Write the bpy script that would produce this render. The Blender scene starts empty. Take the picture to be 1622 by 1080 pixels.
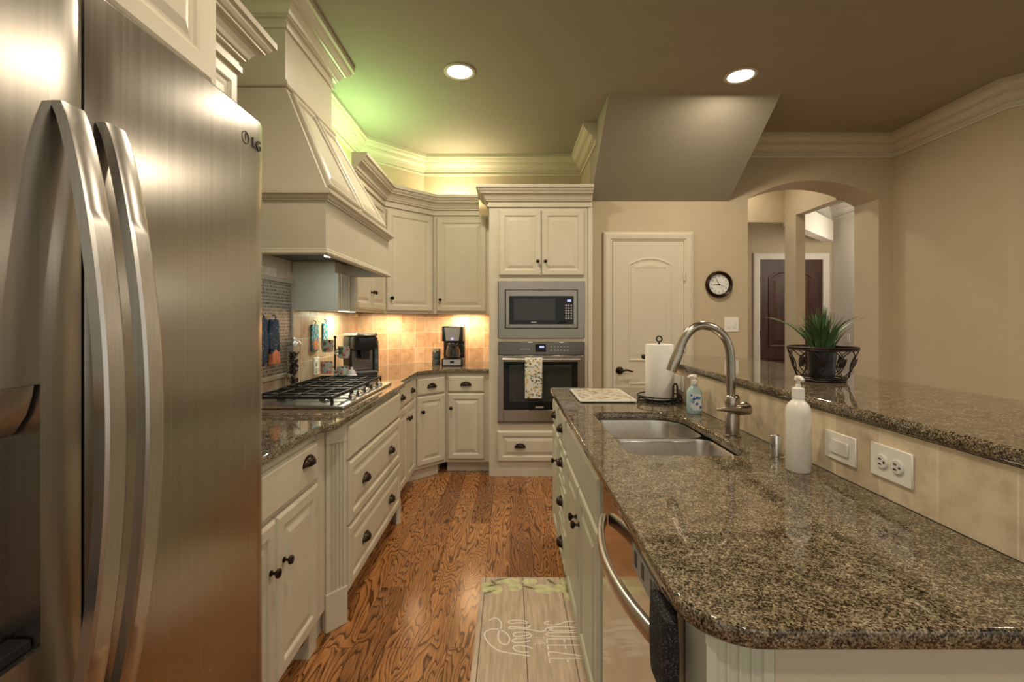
import bpy, bmesh, math, random
from mathutils import Vector, Matrix
random.seed(7)
PI = math.pi
SC = bpy.context.scene
COL = SC.collection

# ---------------------------------------------------------------- camera, world, exposure
cam = bpy.data.cameras.new('camera')
cam.sensor_width = 36.0
cam.lens = 730.0 / 1622.0 * 36.0
cam.shift_x = (811 - 808) / 1622.0
cam.shift_y = (508 - 540) / 1622.0
cam.clip_start = 0.02
camo = bpy.data.objects.new('camera', cam)
camo.location = (0, 0, 1.33)
camo.rotation_euler = (PI / 2, 0, 0)
COL.objects.link(camo)
SC.camera = camo

W = bpy.data.worlds.new('daylight')
W.use_nodes = True
W.node_tree.nodes['Background'].inputs[0].default_value = (1.0, 0.95, 0.84, 1)
W.node_tree.nodes['Background'].inputs[1].default_value = 0.5
SC.world = W
SC.view_settings.view_transform = 'Standard'
SC.view_settings.look = 'None'
SC.view_settings.gamma = 1.0
SC.view_settings.use_curve_mapping = False
SC.view_settings.exposure = 0.74
SC.cycles.max_bounces = 8
SC.cycles.diffuse_bounces = 5
SC.cycles.glossy_bounces = 5
SC.cycles.sample_clamp_indirect = 6.0
SC.cycles.use_denoising = True

WARM = (1.0, 0.855, 0.65)

# ---------------------------------------------------------------- materials
def nmat(name):
    m = bpy.data.materials.new(name)
    m.use_nodes = True
    nt = m.node_tree
    return m, nt, nt.nodes['Principled BSDF']

def N(nt, kind, **kw):
    n = nt.nodes.new('ShaderNode' + kind)
    for k, v in kw.items():
        if isinstance(v, (int, float, tuple, list, str, bool)) and hasattr(n, k) and k not in n.inputs:
            setattr(n, k, v)
        else:
            n.inputs[k].default_value = v
    return n

def L(nt, a, b):
    nt.links.new(a, b)

def ramp(nt, stops, interp='LINEAR'):
    n = nt.nodes.new('ShaderNodeValToRGB')
    cr = n.color_ramp
    cr.interpolation = interp
    while len(cr.elements) < len(stops):
        cr.elements.new(0.5)
    for e, (p, c) in zip(cr.elements, stops):
        e.position = p
        e.color = tuple(c) + (1,)
    return n

def coord(nt, scale=(1, 1, 1), rot=(0, 0, 0), loc=(0, 0, 0)):
    t = nt.nodes.new('ShaderNodeTexCoord')
    mp = nt.nodes.new('ShaderNodeMapping')
    mp.inputs['Scale'].default_value = scale
    mp.inputs['Rotation'].default_value = rot
    mp.inputs['Location'].default_value = loc
    L(nt, t.outputs['Object'], mp.inputs['Vector'])
    return mp.outputs[0]

def bump(nt, b, height, strength, dist=0.002):
    n = nt.nodes.new('ShaderNodeBump')
    n.inputs['Strength'].default_value = strength
    n.inputs['Distance'].default_value = dist
    L(nt, height, n.inputs['Height'])
    L(nt, n.outputs[0], b.inputs['Normal'])

def simple(name, col, rough=0.5, metal=0.0, noise=0.0, nscale=40.0, bmp=0.0, bscale=200.0, emit=None, est=0.0, spec=None):
    m, nt, b = nmat(name)
    b.inputs['Roughness'].default_value = rough
    b.inputs['Metallic'].default_value = metal
    if spec is not None:
        b.inputs['Specular IOR Level'].default_value = spec
    tx = N(nt, 'TexNoise')
    tx.inputs['Scale'].default_value = nscale
    tx.inputs['Detail'].default_value = 3
    L(nt, coord(nt), tx.inputs['Vector'])
    a = [max(0, c * (1 - noise)) for c in col]
    z = [min(1, c * (1 + noise)) for c in col]
    r = ramp(nt, [(0.3, a), (0.7, z)])
    L(nt, tx.outputs[0], r.inputs[0])
    L(nt, r.outputs[0], b.inputs['Base Color'])
    if bmp > 0:
        t2 = N(nt, 'TexNoise')
        t2.inputs['Scale'].default_value = bscale
        L(nt, coord(nt), t2.inputs['Vector'])
        bump(nt, b, t2.outputs[0], bmp)
    if emit:
        b.inputs['Emission Color'].default_value = tuple(emit) + (1,)
        b.inputs['Emission Strength'].default_value = est
    return m

def steel(name, col=(0.56, 0.53, 0.49), rough=0.26, stretch=(300, 300, 4), amt=0.10, aniso=0.0, coat=0.0):
    m, nt, b = nmat(name)
    b.inputs['Metallic'].default_value = 1.0
    tx = N(nt, 'TexNoise')
    tx.inputs['Scale'].default_value = 1.0
    tx.inputs['Detail'].default_value = 2
    L(nt, coord(nt, stretch), tx.inputs['Vector'])
    r = ramp(nt, [(0.3, [c * 0.93 for c in col]), (0.7, [min(1, c * 1.06) for c in col])])
    L(nt, tx.outputs[0], r.inputs[0])
    L(nt, r.outputs[0], b.inputs['Base Color'])
    rr = N(nt, 'MapRange')
    rr.inputs['To Min'].default_value = rough - amt / 2
    rr.inputs['To Max'].default_value = rough + amt / 2
    L(nt, tx.outputs[0], rr.inputs['Value'])
    L(nt, rr.outputs[0], b.inputs['Roughness'])
    if aniso:
        b.inputs['Anisotropic'].default_value = aniso
        tg = N(nt, 'Tangent', direction_type='RADIAL', axis='Z')
        L(nt, tg.outputs[0], b.inputs['Tangent'])
    return m

def glass(name, col=(0.95, 0.97, 0.96), rough=0.02):
    m, nt, b = nmat(name)
    b.inputs['Base Color'].default_value = tuple(col) + (1,)
    b.inputs['Roughness'].default_value = rough
    b.inputs['Transmission Weight'].default_value = 1.0
    b.inputs['IOR'].default_value = 1.3
    return m

def granite(name):
    m, nt, b = nmat(name)
    v = coord(nt)
    v1 = N(nt, 'TexVoronoi')
    v1.inputs['Scale'].default_value = 400
    L(nt, v, v1.inputs['Vector'])
    sp = nt.nodes.new('ShaderNodeSeparateColor')
    L(nt, v1.outputs['Color'], sp.inputs[0])
    n1 = N(nt, 'TexNoise')
    n1.inputs['Scale'].default_value = 120
    n1.inputs['Detail'].default_value = 5
    n1.inputs['Roughness'].default_value = 0.7
    L(nt, v, n1.inputs['Vector'])
    n2 = N(nt, 'TexNoise')
    n2.inputs['Scale'].default_value = 26
    n2.inputs['Detail'].default_value = 4
    L(nt, v, n2.inputs['Vector'])
    m3 = N(nt, 'Math', operation='MULTIPLY_ADD')
    m3.inputs[1].default_value = 0.36
    m3.inputs[2].default_value = -0.20
    L(nt, n2.outputs[0], m3.inputs[0])
    m2 = N(nt, 'Math', operation='MULTIPLY_ADD')
    m2.inputs[1].default_value = 0.62
    L(nt, n1.outputs[0], m2.inputs[0])
    L(nt, m3.outputs[0], m2.inputs[2])
    mx = N(nt, 'Math', operation='MULTIPLY_ADD')
    mx.inputs[1].default_value = 0.46
    L(nt, sp.outputs[0], mx.inputs[0])
    L(nt, m2.outputs[0], mx.inputs[2])
    r = ramp(nt, [(0.26, (0.006, 0.005, 0.004)), (0.38, (0.030, 0.022, 0.013)), (0.50, (0.108, 0.080, 0.048)),
                  (0.60, (0.190, 0.146, 0.090)), (0.72, (0.285, 0.228, 0.150)), (0.86, (0.50, 0.43, 0.32))])
    L(nt, mx.outputs[0], r.inputs[0])
    L(nt, r.outputs[0], b.inputs['Base Color'])
    b.inputs['Roughness'].default_value = 0.05
    b.inputs['Specular IOR Level'].default_value = 0.65
    return m

def wood_floor(name):
    m, nt, b = nmat(name)
    tc = nt.nodes.new('ShaderNodeTexCoord')
    sx = nt.nodes.new('ShaderNodeSeparateXYZ')
    L(nt, tc.outputs['Object'], sx.inputs[0])
    cb = nt.nodes.new('ShaderNodeCombineXYZ')
    L(nt, sx.outputs[1], cb.inputs[0])
    L(nt, sx.outputs[0], cb.inputs[1])
    bk = N(nt, 'TexBrick')
    bk.offset = 0.37
    bk.inputs['Color1'].default_value = (0, 0, 0, 1)
    bk.inputs['Color2'].default_value = (1, 1, 1, 1)
    bk.inputs['Mortar'].default_value = (0.5, 0.5, 0.5, 1)
    bk.inputs['Scale'].default_value = 1.0
    bk.inputs['Mortar Size'].default_value = 0.0012
    bk.inputs['Mortar Smooth'].default_value = 0.3
    bk.inputs['Brick Width'].default_value = 1.15
    bk.inputs['Row Height'].default_value = 0.128
    L(nt, cb.outputs[0], bk.inputs['Vector'])
    rnd = nt.nodes.new('ShaderNodeSeparateColor')
    L(nt, bk.outputs['Color'], rnd.inputs[0])
    # grain: contour lines of a stretched noise field, shifted on every board
    off = nt.nodes.new('ShaderNodeCombineXYZ')
    for i, k in enumerate((7.3, 19.1, 31.7)):
        q = N(nt, 'Math', operation='MULTIPLY')
        q.inputs[1].default_value = k
        L(nt, rnd.outputs[0], q.inputs[0])
        L(nt, q.outputs[0], off.inputs[i])
    st = N(nt, 'VectorMath', operation='MULTIPLY')
    st.inputs[1].default_value = (1.0, 0.17, 1.0)
    L(nt, tc.outputs['Object'], st.inputs[0])
    ad = N(nt, 'VectorMath', operation='ADD')
    L(nt, st.outputs[0], ad.inputs[0])
    L(nt, off.outputs[0], ad.inputs[1])
    nz = N(nt, 'TexNoise')
    nz.inputs['Scale'].default_value = 7.5
    nz.inputs['Detail'].default_value = 3.0
    nz.inputs['Roughness'].default_value = 0.42
    nz.inputs['Distortion'].default_value = 0.35
    L(nt, ad.outputs[0], nz.inputs['Vector'])
    fr = N(nt, 'Math', operation='MULTIPLY')
    fr.inputs[1].default_value = 27.0
    L(nt, nz.outputs[0], fr.inputs[0])
    pp = N(nt, 'Math', operation='FRACT')
    L(nt, fr.outputs[0], pp.inputs[0])
    gr = ramp(nt, [(0.0, (1, 1, 1)), (0.40, (0.80, 0.80, 0.80)), (0.70, (0.50, 0.50, 0.50)), (0.84, (0.0, 0.0, 0.0)), (0.93, (0.0, 0.0, 0.0)), (1.0, (0.9, 0.9, 0.9))])
    L(nt, pp.outputs[0], gr.inputs[0])
    # fine pores
    s2 = N(nt, 'VectorMath', operation='MULTIPLY')
    s2.inputs[1].default_value = (240, 9, 240)
    L(nt, tc.outputs['Object'], s2.inputs[0])
    n2 = N(nt, 'TexNoise')
    n2.inputs['Scale'].default_value = 1.0
    n2.inputs['Detail'].default_value = 3
    L(nt, s2.outputs[0], n2.inputs['Vector'])
    base = ramp(nt, [(0.0, (0.27, 0.118, 0.042)), (0.35, (0.36, 0.162, 0.056)), (0.65, (0.42, 0.195, 0.070)), (1.0, (0.46, 0.225, 0.086))])
    L(nt, rnd.outputs[0], base.inputs[0])
    mx = N(nt, 'MixRGB', blend_type='MULTIPLY')
    mx.inputs[0].default_value = 0.80
    L(nt, base.outputs[0], mx.inputs[1])
    gc = ramp(nt, [(0.0, (0.07, 0.04, 0.028)), (0.35, (0.50, 0.42, 0.36)), (0.7, (1.0, 0.95, 0.9)), (1.0, (1.3, 1.25, 1.2))])
    L(nt, gr.outputs[0], gc.inputs[0])
    L(nt, gc.outputs[0], mx.inputs[2])
    mx2 = N(nt, 'MixRGB', blend_type='MULTIPLY')
    mx2.inputs[0].default_value = 0.5
    L(nt, mx.outputs[0], mx2.inputs[1])
    pr = ramp(nt, [(0.35, (0.35, 0.3, 0.27)), (0.6, (1.15, 1.15, 1.15))])
    L(nt, n2.outputs[0], pr.inputs[0])
    L(nt, pr.outputs[0], mx2.inputs[2])
    mx3 = N(nt, 'MixRGB', blend_type='MIX')
    L(nt, bk.outputs['Fac'], mx3.inputs[0])
    L(nt, mx2.outputs[0], mx3.inputs[1])
    mx3.inputs[2].default_value = (0.05, 0.02, 0.008, 1)
    L(nt, mx3.outputs[0], b.inputs['Base Color'])
    b.inputs['Roughness'].default_value = 0.21
    bump(nt, b, n2.outputs[0], 0.12, 0.001)
    return m

def tile_mat(name, w, h, c1, c2, mortar, msize=0.0022, rough=0.35, offset=0.0, nscale=14):
    m, nt, b = nmat(name)
    tc = nt.nodes.new('ShaderNodeTexCoord')
    sx = nt.nodes.new('ShaderNodeSeparateXYZ')
    L(nt, tc.outputs['Object'], sx.inputs[0])
    cb = nt.nodes.new('ShaderNodeCombineXYZ')
    L(nt, sx.outputs[0], cb.inputs[0])
    L(nt, sx.outputs[2], cb.inputs[1])
    bk = N(nt, 'TexBrick')
    bk.offset = offset
    bk.inputs['Color1'].default_value = tuple(c1) + (1,)
    bk.inputs['Color2'].default_value = tuple(c2) + (1,)
    bk.inputs['Mortar'].default_value = tuple(mortar) + (1,)
    bk.inputs['Scale'].default_value = 1.0
    bk.inputs['Mortar Size'].default_value = msize
    bk.inputs['Mortar Smooth'].default_value = 0.2
    bk.inputs['Brick Width'].default_value = w
    bk.inputs['Row Height'].default_value = h
    L(nt, cb.outputs[0], bk.inputs['Vector'])
    nz = N(nt, 'TexNoise')
    nz.inputs['Scale'].default_value = nscale
    nz.inputs['Detail'].default_value = 6
    nz.inputs['Roughness'].default_value = 0.65
    L(nt, tc.outputs['Object'], nz.inputs['Vector'])
    r = ramp(nt, [(0.32, (0.72, 0.66, 0.58)), (0.5, (0.98, 0.97, 0.95)), (0.7, (1.15, 1.13, 1.08))])
    L(nt, nz.outputs[0], r.inputs[0])
    mx = N(nt, 'MixRGB', blend_type='MULTIPLY')
    mx.inputs[0].default_value = 0.85
    L(nt, bk.outputs['Color'], mx.inputs[1])
    L(nt, r.outputs[0], mx.inputs[2])
    L(nt, mx.outputs[0], b.inputs['Base Color'])
    b.inputs['Roughness'].default_value = rough
    inv = N(nt, 'Math', operation='SUBTRACT')
    inv.inputs[0].default_value = 1.0
    L(nt, bk.outputs['Fac'], inv.inputs[1])
    bump(nt, b, inv.outputs[0], 0.35, 0.002)
    return m

def splotch(name, base, cols, scale, thresh=0.5, rough=0.7, metric='EUCLIDEAN'):
    """Printed blotches: random voronoi cells, coloured where a noise field is high, on a plain ground."""
    m, nt, b = nmat(name)
    v = coord(nt)
    vo = N(nt, 'TexVoronoi')
    vo.inputs['Scale'].default_value = scale
    L(nt, v, vo.inputs['Vector'])
    sp = nt.nodes.new('ShaderNodeSeparateColor')
    L(nt, vo.outputs['Color'], sp.inputs[0])
    k = len(cols)
    r = ramp(nt, [(i / k, c) for i, c in enumerate(cols)], 'CONSTANT')
    L(nt, sp.outputs[0], r.inputs[0])
    lt = N(nt, 'Math', operation='LESS_THAN')
    L(nt, sp.outputs[1], lt.inputs[0])
    lt.inputs[1].default_value = thresh
    l2 = N(nt, 'Math', operation='LESS_THAN')
    L(nt, vo.outputs['Distance'], l2.inputs[0])
    l2.inputs[1].default_value = 0.52
    an = N(nt, 'Math', operation='MULTIPLY')
    L(nt, lt.outputs[0], an.inputs[0])
    L(nt, l2.outputs[0], an.inputs[1])
    mx = N(nt, 'MixRGB')
    L(nt, an.outputs[0], mx.inputs[0])
    mx.inputs[1].default_value = tuple(base) + (1,)
    L(nt, r.outputs[0], mx.inputs[2])
    L(nt, mx.outputs[0], b.inputs['Base Color'])
    b.inputs['Roughness'].default_value = rough
    return m

def planks_print(name):
    """the printed grey-brown boards of the kitchen mat, running along the mat"""
    m, nt, b = nmat(name)
    tc = nt.nodes.new('ShaderNodeTexCoord')
    sx = nt.nodes.new('ShaderNodeSeparateXYZ')
    L(nt, tc.outputs['Object'], sx.inputs[0])
    cb = nt.nodes.new('ShaderNodeCombineXYZ')
    L(nt, sx.outputs[1], cb.inputs[0])
    L(nt, sx.outputs[0], cb.inputs[1])
    bk = N(nt, 'TexBrick')
    bk.offset = 0.5
    bk.inputs['Color1'].default_value = (0.60, 0.485, 0.365, 1)
    bk.inputs['Color2'].default_value = (0.68, 0.56, 0.43, 1)
    bk.inputs['Mortar'].default_value = (0.10, 0.07, 0.05, 1)
    bk.inputs['Scale'].default_value = 1
    bk.inputs['Mortar Size'].default_value = 0.0018
    bk.inputs['Brick Width'].default_value = 3.0
    bk.inputs['Row Height'].default_value = 0.19
    mpp = nt.nodes.new('ShaderNodeMapping')
    mpp.inputs['Location'].default_value = (0.5, -0.065, 0)
    L(nt, cb.outputs[0], mpp.inputs[0])
    L(nt, mpp.outputs[0], bk.inputs['Vector'])
    nz = N(nt, 'TexNoise')
    nz.inputs['Scale'].default_value = 1
    nz.inputs['Detail'].default_value = 5
    L(nt, coord(nt, (60, 6, 1)), nz.inputs['Vector'])
    r = ramp(nt, [(0.3, (0.75, 0.72, 0.70)), (0.7, (1.15, 1.12, 1.1))])
    L(nt, nz.outputs[0], r.inputs[0])
    mx = N(nt, 'MixRGB', blend_type='MULTIPLY')
    mx.inputs[0].default_value = 1
    L(nt, bk.outputs[0], mx.inputs[1])
    L(nt, r.outputs[0], mx.inputs[2])
    L(nt, mx.outputs[0], b.inputs['Base Color'])
    b.inputs['Roughness'].default_value = 0.6
    return m

def dark_wood(name):
    m, nt, b = nmat(name)
    nz = N(nt, 'TexNoise')
    nz.inputs['Scale'].default_value = 1
    nz.inputs['Detail'].default_value = 4
    L(nt, coord(nt, (40, 40, 2.5)), nz.inputs['Vector'])
    r = ramp(nt, [(0.3, (0.025, 0.007, 0.004)), (0.7, (0.085, 0.026, 0.012))])
    L(nt, nz.outputs[0], r.inputs[0])
    L(nt, r.outputs[0], b.inputs['Base Color'])
    b.inputs['Roughness'].default_value = 0.5
    return m

SAGE = simple('pale_green_island', (0.58, 0.60, 0.48), 0.38, noise=0.03, nscale=9)  # one even pale green for the island cabinets and corner pilaster
CREAM = simple('cream_cabinet_paint', (0.585, 0.535, 0.42), 0.38, noise=0.03, nscale=9)
TRIMP = simple('cream_trim_paint', (0.595, 0.54, 0.42), 0.42, noise=0.02)
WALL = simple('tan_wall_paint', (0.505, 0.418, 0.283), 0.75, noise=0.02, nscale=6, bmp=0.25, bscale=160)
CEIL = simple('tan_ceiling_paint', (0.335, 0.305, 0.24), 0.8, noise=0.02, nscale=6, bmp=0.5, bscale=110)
WHITEWALL = simple('white_wall_paint', (0.72, 0.68, 0.60), 0.75, noise=0.02)
STEEL = steel('brushed_steel', (0.37, 0.33, 0.285), 0.27, (500, 4, 500))
STEELV = steel('brushed_steel_upright', (0.47, 0.44, 0.39), 0.27, (150, 150, 1.5), 0.02, 0.6)
STEELH = steel('handle_steel', (0.62, 0.59, 0.55), 0.30, (300, 300, 3), 0.06)
STEELD = steel('dark_steel', (0.22, 0.20, 0.18), 0.28, (4, 300, 300), 0.06)
SINKS = steel('sink_steel', (0.60, 0.57, 0.52), 0.30, (60, 60, 60), 0.10)
NICKEL = steel('brushed_nickel', (0.40, 0.36, 0.30), 0.24, (90, 90, 90), 0.06)
CHROME = steel('chrome', (0.75, 0.74, 0.72), 0.08, (40, 40, 40), 0.02)
BRONZE = simple('dark_bronze', (0.035, 0.022, 0.016), 0.32, metal=0.85, noise=0.3, nscale=60)
IRON = simple('black_iron', (0.018, 0.016, 0.015), 0.5, metal=0.3, noise=0.3, nscale=90)
WIRE = simple('brown_wire', (0.040, 0.026, 0.020), 0.4, metal=0.7, noise=0.3, nscale=90)
BLACK = simple('black_plastic', (0.012, 0.012, 0.013), 0.35, noise=0.2)
BLACKGLASS = simple('black_glass', (0.006, 0.006, 0.007), 0.05, noise=0.2, spec=0.35)
GREYGLASS = simple('grey_window_glass', (0.028, 0.030, 0.026), 0.06, noise=0.2, spec=0.45)
GREY = simple('grey_plastic', (0.35, 0.35, 0.36), 0.4, noise=0.05)
WHITE = simple('white_plastic', (0.80, 0.77, 0.70), 0.35, noise=0.02)
PAPER = simple('paper_towel', (0.86, 0.83, 0.77), 0.9, noise=0.03, bmp=0.4, bscale=300)
CERAMIC = simple('white_ceramic', (0.72, 0.70, 0.66), 0.2, noise=0.06, nscale=30)
FELT = splotch('black_foam', (0.007, 0.007, 0.008), [(0.03, 0.03, 0.032), (0.09, 0.09, 0.092), (0.015, 0.015, 0.016)], 420, 0.6, 0.95)
GRANITE = granite('brown_granite')
FLOOR = wood_floor('oak_floor')
TILE = tile_mat('travertine_tile', 0.150, 0.150, (0.46, 0.30, 0.195), (0.70, 0.58, 0.43), (0.72, 0.63, 0.50), 0.003)
TILE2 = tile_mat('pale_travertine', 0.150, 0.170, (0.60, 0.49, 0.345), (0.72, 0.615, 0.46), (0.74, 0.67, 0.55), 0.0018)
MOSAIC = tile_mat('mosaic_tile', 0.019, 0.019, (0.03, 0.02, 0.015), (0.22, 0.17, 0.125), (0.40, 0.345, 0.27), 0.0026, 0.3, 0.5, 60)
TILEFRAME = simple('stone_edging', (0.36, 0.29, 0.20), 0.45, noise=0.15, nscale=30)
SOFFITGREY = simple('liner_metal', (0.10, 0.10, 0.095), 0.35, metal=0.6, noise=0.1)
DARKDOOR = dark_wood('dark_stained_wood')
GLASS = glass('clear_glass')
BOTTLEGLASS = simple('pale_blue_plastic', (0.48, 0.66, 0.68), 0.15, noise=0.08)
COFFEE = simple('dark_brown_pasta', (0.05, 0.028, 0.018), 0.6, noise=0.6, nscale=70)
LEAF = simple('plant_green', (0.055, 0.125, 0.040), 0.45, noise=0.35, nscale=25)
MATPRINT = planks_print('printed_boards')
INK = simple('white_print', (0.90, 0.86, 0.78), 0.6, noise=0.02)
LEMON = simple('lemon_print', (0.64, 0.64, 0.36), 0.6, noise=0.22, nscale=30)
LEAFINK = simple('leaf_print', (0.17, 0.19, 0.075), 0.6, noise=0.3, nscale=40)
TOWELP = splotch('lemon_towel_cloth', (0.70, 0.68, 0.62), [(0.55, 0.42, 0.06), (0.10, 0.13, 0.05), (0.35, 0.36, 0.33), (0.20, 0.24, 0.12), (0.62, 0.40, 0.10)], 55, 0.55, 0.9)
FLORAL = splotch('floral_print', (0.45, 0.50, 0.42), [(0.55, 0.10, 0.10), (0.10, 0.16, 0.10), (0.62, 0.25, 0.22), (0.03, 0.04, 0.03)], 42, 0.6, 0.35)
TEALP = splotch('teal_flower_print', (0.03, 0.20, 0.26), [(0.06, 0.42, 0.50), (0.02, 0.05, 0.10), (0.20, 0.55, 0.58), (0.70, 0.22, 0.10)], 60, 0.7, 0.7)
BLUEP = splotch('navy_print', (0.02, 0.03, 0.05), [(0.03, 0.06, 0.11), (0.05, 0.08, 0.10), (0.20, 0.20, 0.17)], 90, 0.5, 0.8)
ORANGE = simple('orange_print', (0.62, 0.20, 0.08), 0.7, noise=0.25, nscale=60)
BOARDP = splotch('leaf_board_print', (0.62, 0.58, 0.47), [(0.42, 0.22, 0.12), (0.25, 0.26, 0.16), (0.50, 0.38, 0.20), (0.35, 0.16, 0.12)], 34, 0.42, 0.12)
LAMPM = simple('lit_lamp', (1, 0.95, 0.85), 0.5, emit=(1.0, 0.93, 0.80), est=8.0)
LEDBLUE = simple('lit_display', (0.3, 0.35, 0.6), 0.4, emit=(0.45, 0.5, 0.95), est=0.5)
TANK = simple('smoked_plastic', (0.06, 0.075, 0.075), 0.15, noise=0.4, nscale=30)
GRASS = simple('lawn', (0.10, 0.22, 0.04), 0.9, noise=0.4, nscale=8)

# ---------------------------------------------------------------- mesh building
def inset_poly(P, d):
    n = len(P)
    a = sum(P[i][0] * P[(i + 1) % n][1] - P[(i + 1) % n][0] * P[i][1] for i in range(n))
    sg = 1 if a > 0 else -1
    out = []
    for i in range(n):
        p0, p1, p2 = Vector(P[i - 1]), Vector(P[i]), Vector(P[(i + 1) % n])
        e1 = (p1 - p0).normalized()
        e2 = (p2 - p1).normalized()
        n1 = Vector((-e1.y, e1.x)) * sg
        n2 = Vector((-e2.y, e2.x)) * sg
        m = n1 + n2
        if m.length < 1e-6:
            m = n1
        m.normalize()
        k = max(0.3, m.dot(n1))
        q = p1 + m * (d / k)
        out.append((q.x, q.y))
    return out

class M:
    def __init__(s):
        s.bm = bmesh.new()
    def box(s, x0, x1, y0, y1, z0, z1, bev=0.0, seg=1):
        mt = Matrix.Translation(((x0 + x1) / 2, (y0 + y1) / 2, (z0 + z1) / 2)) @ Matrix.Diagonal((abs(x1 - x0), abs(y1 - y0), abs(z1 - z0), 1))
        r = bmesh.ops.create_cube(s.bm, size=1.0, matrix=mt)
        if bev > 0:
            es = list({e for v in r['verts'] for e in v.link_edges})
            bmesh.ops.bevel(s.bm, geom=es, offset=bev, segments=seg, profile=0.5, affect='EDGES', clamp_overlap=True)
        return s
    def loops(s, loops, cap0=True, cap1=True, closed=True, wrap=False):
        vs = [[s.bm.verts.new(p) for p in lp] for lp in loops]
        n = len(vs[0])
        rng = range(len(vs)) if wrap else range(len(vs) - 1)
        for a in rng:
            A, B = vs[a], vs[(a + 1) % len(vs)]
            for i in range(n if closed else n - 1):
                j = (i + 1) % n
                try:
                    s.bm.faces.new((A[i], A[j], B[j], B[i]))
                except ValueError:
                    pass
        if cap0 and not wrap:
            s.bm.faces.new(vs[0])
        if cap1 and not wrap:
            s.bm.faces.new(vs[-1])
        return s
    def lathe(s, prof, c=(0, 0, 0), seg=24, ax='z', cap0=True, cap1=True):
        lp = []
        for r, h in prof:
            ring = []
            for i in range(seg):
                t = 2 * PI * i / seg
                a, b = r * math.cos(t), r * math.sin(t)
                if ax == 'z':
                    p = (c[0] + a, c[1] + b, c[2] + h)
                elif ax == 'y':
                    p = (c[0] + a, c[1] + h, c[2] + b)
                else:
                    p = (c[0] + h, c[1] + a, c[2] + b)
                ring.append(p)
            lp.append(ring)
        return s.loops(lp, cap0, cap1)
    def tube(s, pts, r, seg=8, closed=False, rz=None):
        """sweep a circle (or an ellipse r x rz) along pts"""
        P = [Vector(p) for p in pts]
        n = len(P)
        rings = []
        prev = None
        for i in range(n):
            if closed:
                t = (P[(i + 1) % n] - P[i - 1]).normalized()
            else:
                t = (P[min(n - 1, i + 1)] - P[max(0, i - 1)]).normalized()
            if prev is None:
                up = Vector((0, 0, 1)) if abs(t.z) < 0.9 else Vector((0, 1, 0))
            else:
                up = prev
            u = (up - t * up.dot(t)).normalized()
            prev = u
            w = t.cross(u)
            rr = r[i] if isinstance(r, (list, tuple)) else r
            r2 = rz if rz else rr
            rings.append([P[i] + u * (r2 * math.cos(2 * PI * k / seg)) + w * (rr * math.sin(2 * PI * k / seg)) for k in range(seg)])
        return s.loops(rings, not closed, not closed, True, wrap=closed)
    def prism(s, poly, a, b, ax='z', bev=0.0, seg=2):
        def P(u, v, h):
            return (u, v, h) if ax == 'z' else ((u, h, v) if ax == 'y' else (h, u, v))
        if bev > 0:
            lp = [[P(u, v, a) for u, v in inset_poly(poly, bev)], [P(u, v, a + bev) for u, v in poly]]
            for k in range(seg + 1):
                t = PI / 2 * k / seg
                lp.append([P(u, v, b - bev + bev * math.sin(t)) for u, v in inset_poly(poly, bev * (1 - math.cos(t)))])
            return s.loops(lp)
        return s.loops([[P(u, v, a) for u, v in poly], [P(u, v, b) for u, v in poly]])
    def rings(s, poly, prof, P, cap0=True, cap1=True):
        """nested insets of a convex polygon; prof = (inset, height); P maps (u, v, h) to space"""
        return s.loops([[P(u, v, h) for u, v in (inset_poly(poly, d) if d else poly)] for d, h in prof], cap0, cap1)
    def ell(s, c, r, seg=16, rows=10):
        lp = []
        for i in range(1, rows):
            t = PI * i / rows
            lp.append([(c[0] + r[0] * math.sin(t) * math.cos(2 * PI * k / seg), c[1] + r[1] * math.sin(t) * math.sin(2 * PI * k / seg), c[2] - r[2] * math.cos(t)) for k in range(seg)])
        return s.loops(lp)
    def text(s, body, size, mat4, extr=0.0006, font_shear=0.0):
        cu = bpy.data.curves.new('t', 'FONT')
        cu.body = body
        cu.size = size
        cu.extrude = extr
        cu.align_x = 'CENTER'
        cu.align_y = 'CENTER'
        cu.resolution_u = 3
        ob = bpy.data.objects.new('t', cu)
        me = bpy.data.meshes.new_from_object(ob)
        me.transform(mat4)
        s.bm.from_mesh(me)
        bpy.data.objects.remove(ob)
        bpy.data.curves.remove(cu)
        bpy.data.meshes.remove(me)
        return s
    def build(s, name, mat, parent=None, ang=38, loc=None, rot=None, smooth=True, flatz=False):
        bm = s.bm
        bmesh.ops.recalc_face_normals(bm, faces=bm.faces)
        if smooth:
            lim = math.radians(ang)
            for f in bm.faces:
                f.smooth = not (len(f.verts) > 8 or (flatz and abs(f.normal.z) > .995))
            for e in bm.edges:
                if len(e.link_faces) == 2:
                    e.smooth = e.calc_face_angle(0) < lim
        me = bpy.data.meshes.new(name)
        bm.to_mesh(me)
        bm.free()
        me.materials.append(mat)
        o = bpy.data.objects.new(name, me)
        COL.objects.link(o)
        if loc:
            o.location = loc
        if rot:
            o.rotation_euler = rot
        if parent is not None:
            attach(o, parent)
        return o

def attach(o, parent):
    o.parent = parent
    r = parent
    while r.parent is not None:
        r = r.parent
    if r.get('_w') and parent is r:
        o.matrix_parent_inverse = Matrix.Translation(-Vector(r.location))

def thing(name, label, cat, loc=(0, 0, 0), rotz=0.0, group=None, world=True):
    """an Empty at the thing's base; with world=True its children are built in room coordinates"""
    o = bpy.data.objects.new(name, None)
    o.empty_display_size = 0.05
    COL.objects.link(o)
    o.location = loc
    o.rotation_euler = (0, 0, rotz)
    if world:
        o['_w'] = 1
    return tag(o, label, cat, group)

def tag(o, label=None, cat=None, group=None, kind=None):
    if label: o['label'] = label
    if cat: o['category'] = cat
    if group: o['group'] = group
    if kind: o['kind'] = kind
    return o

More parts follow.
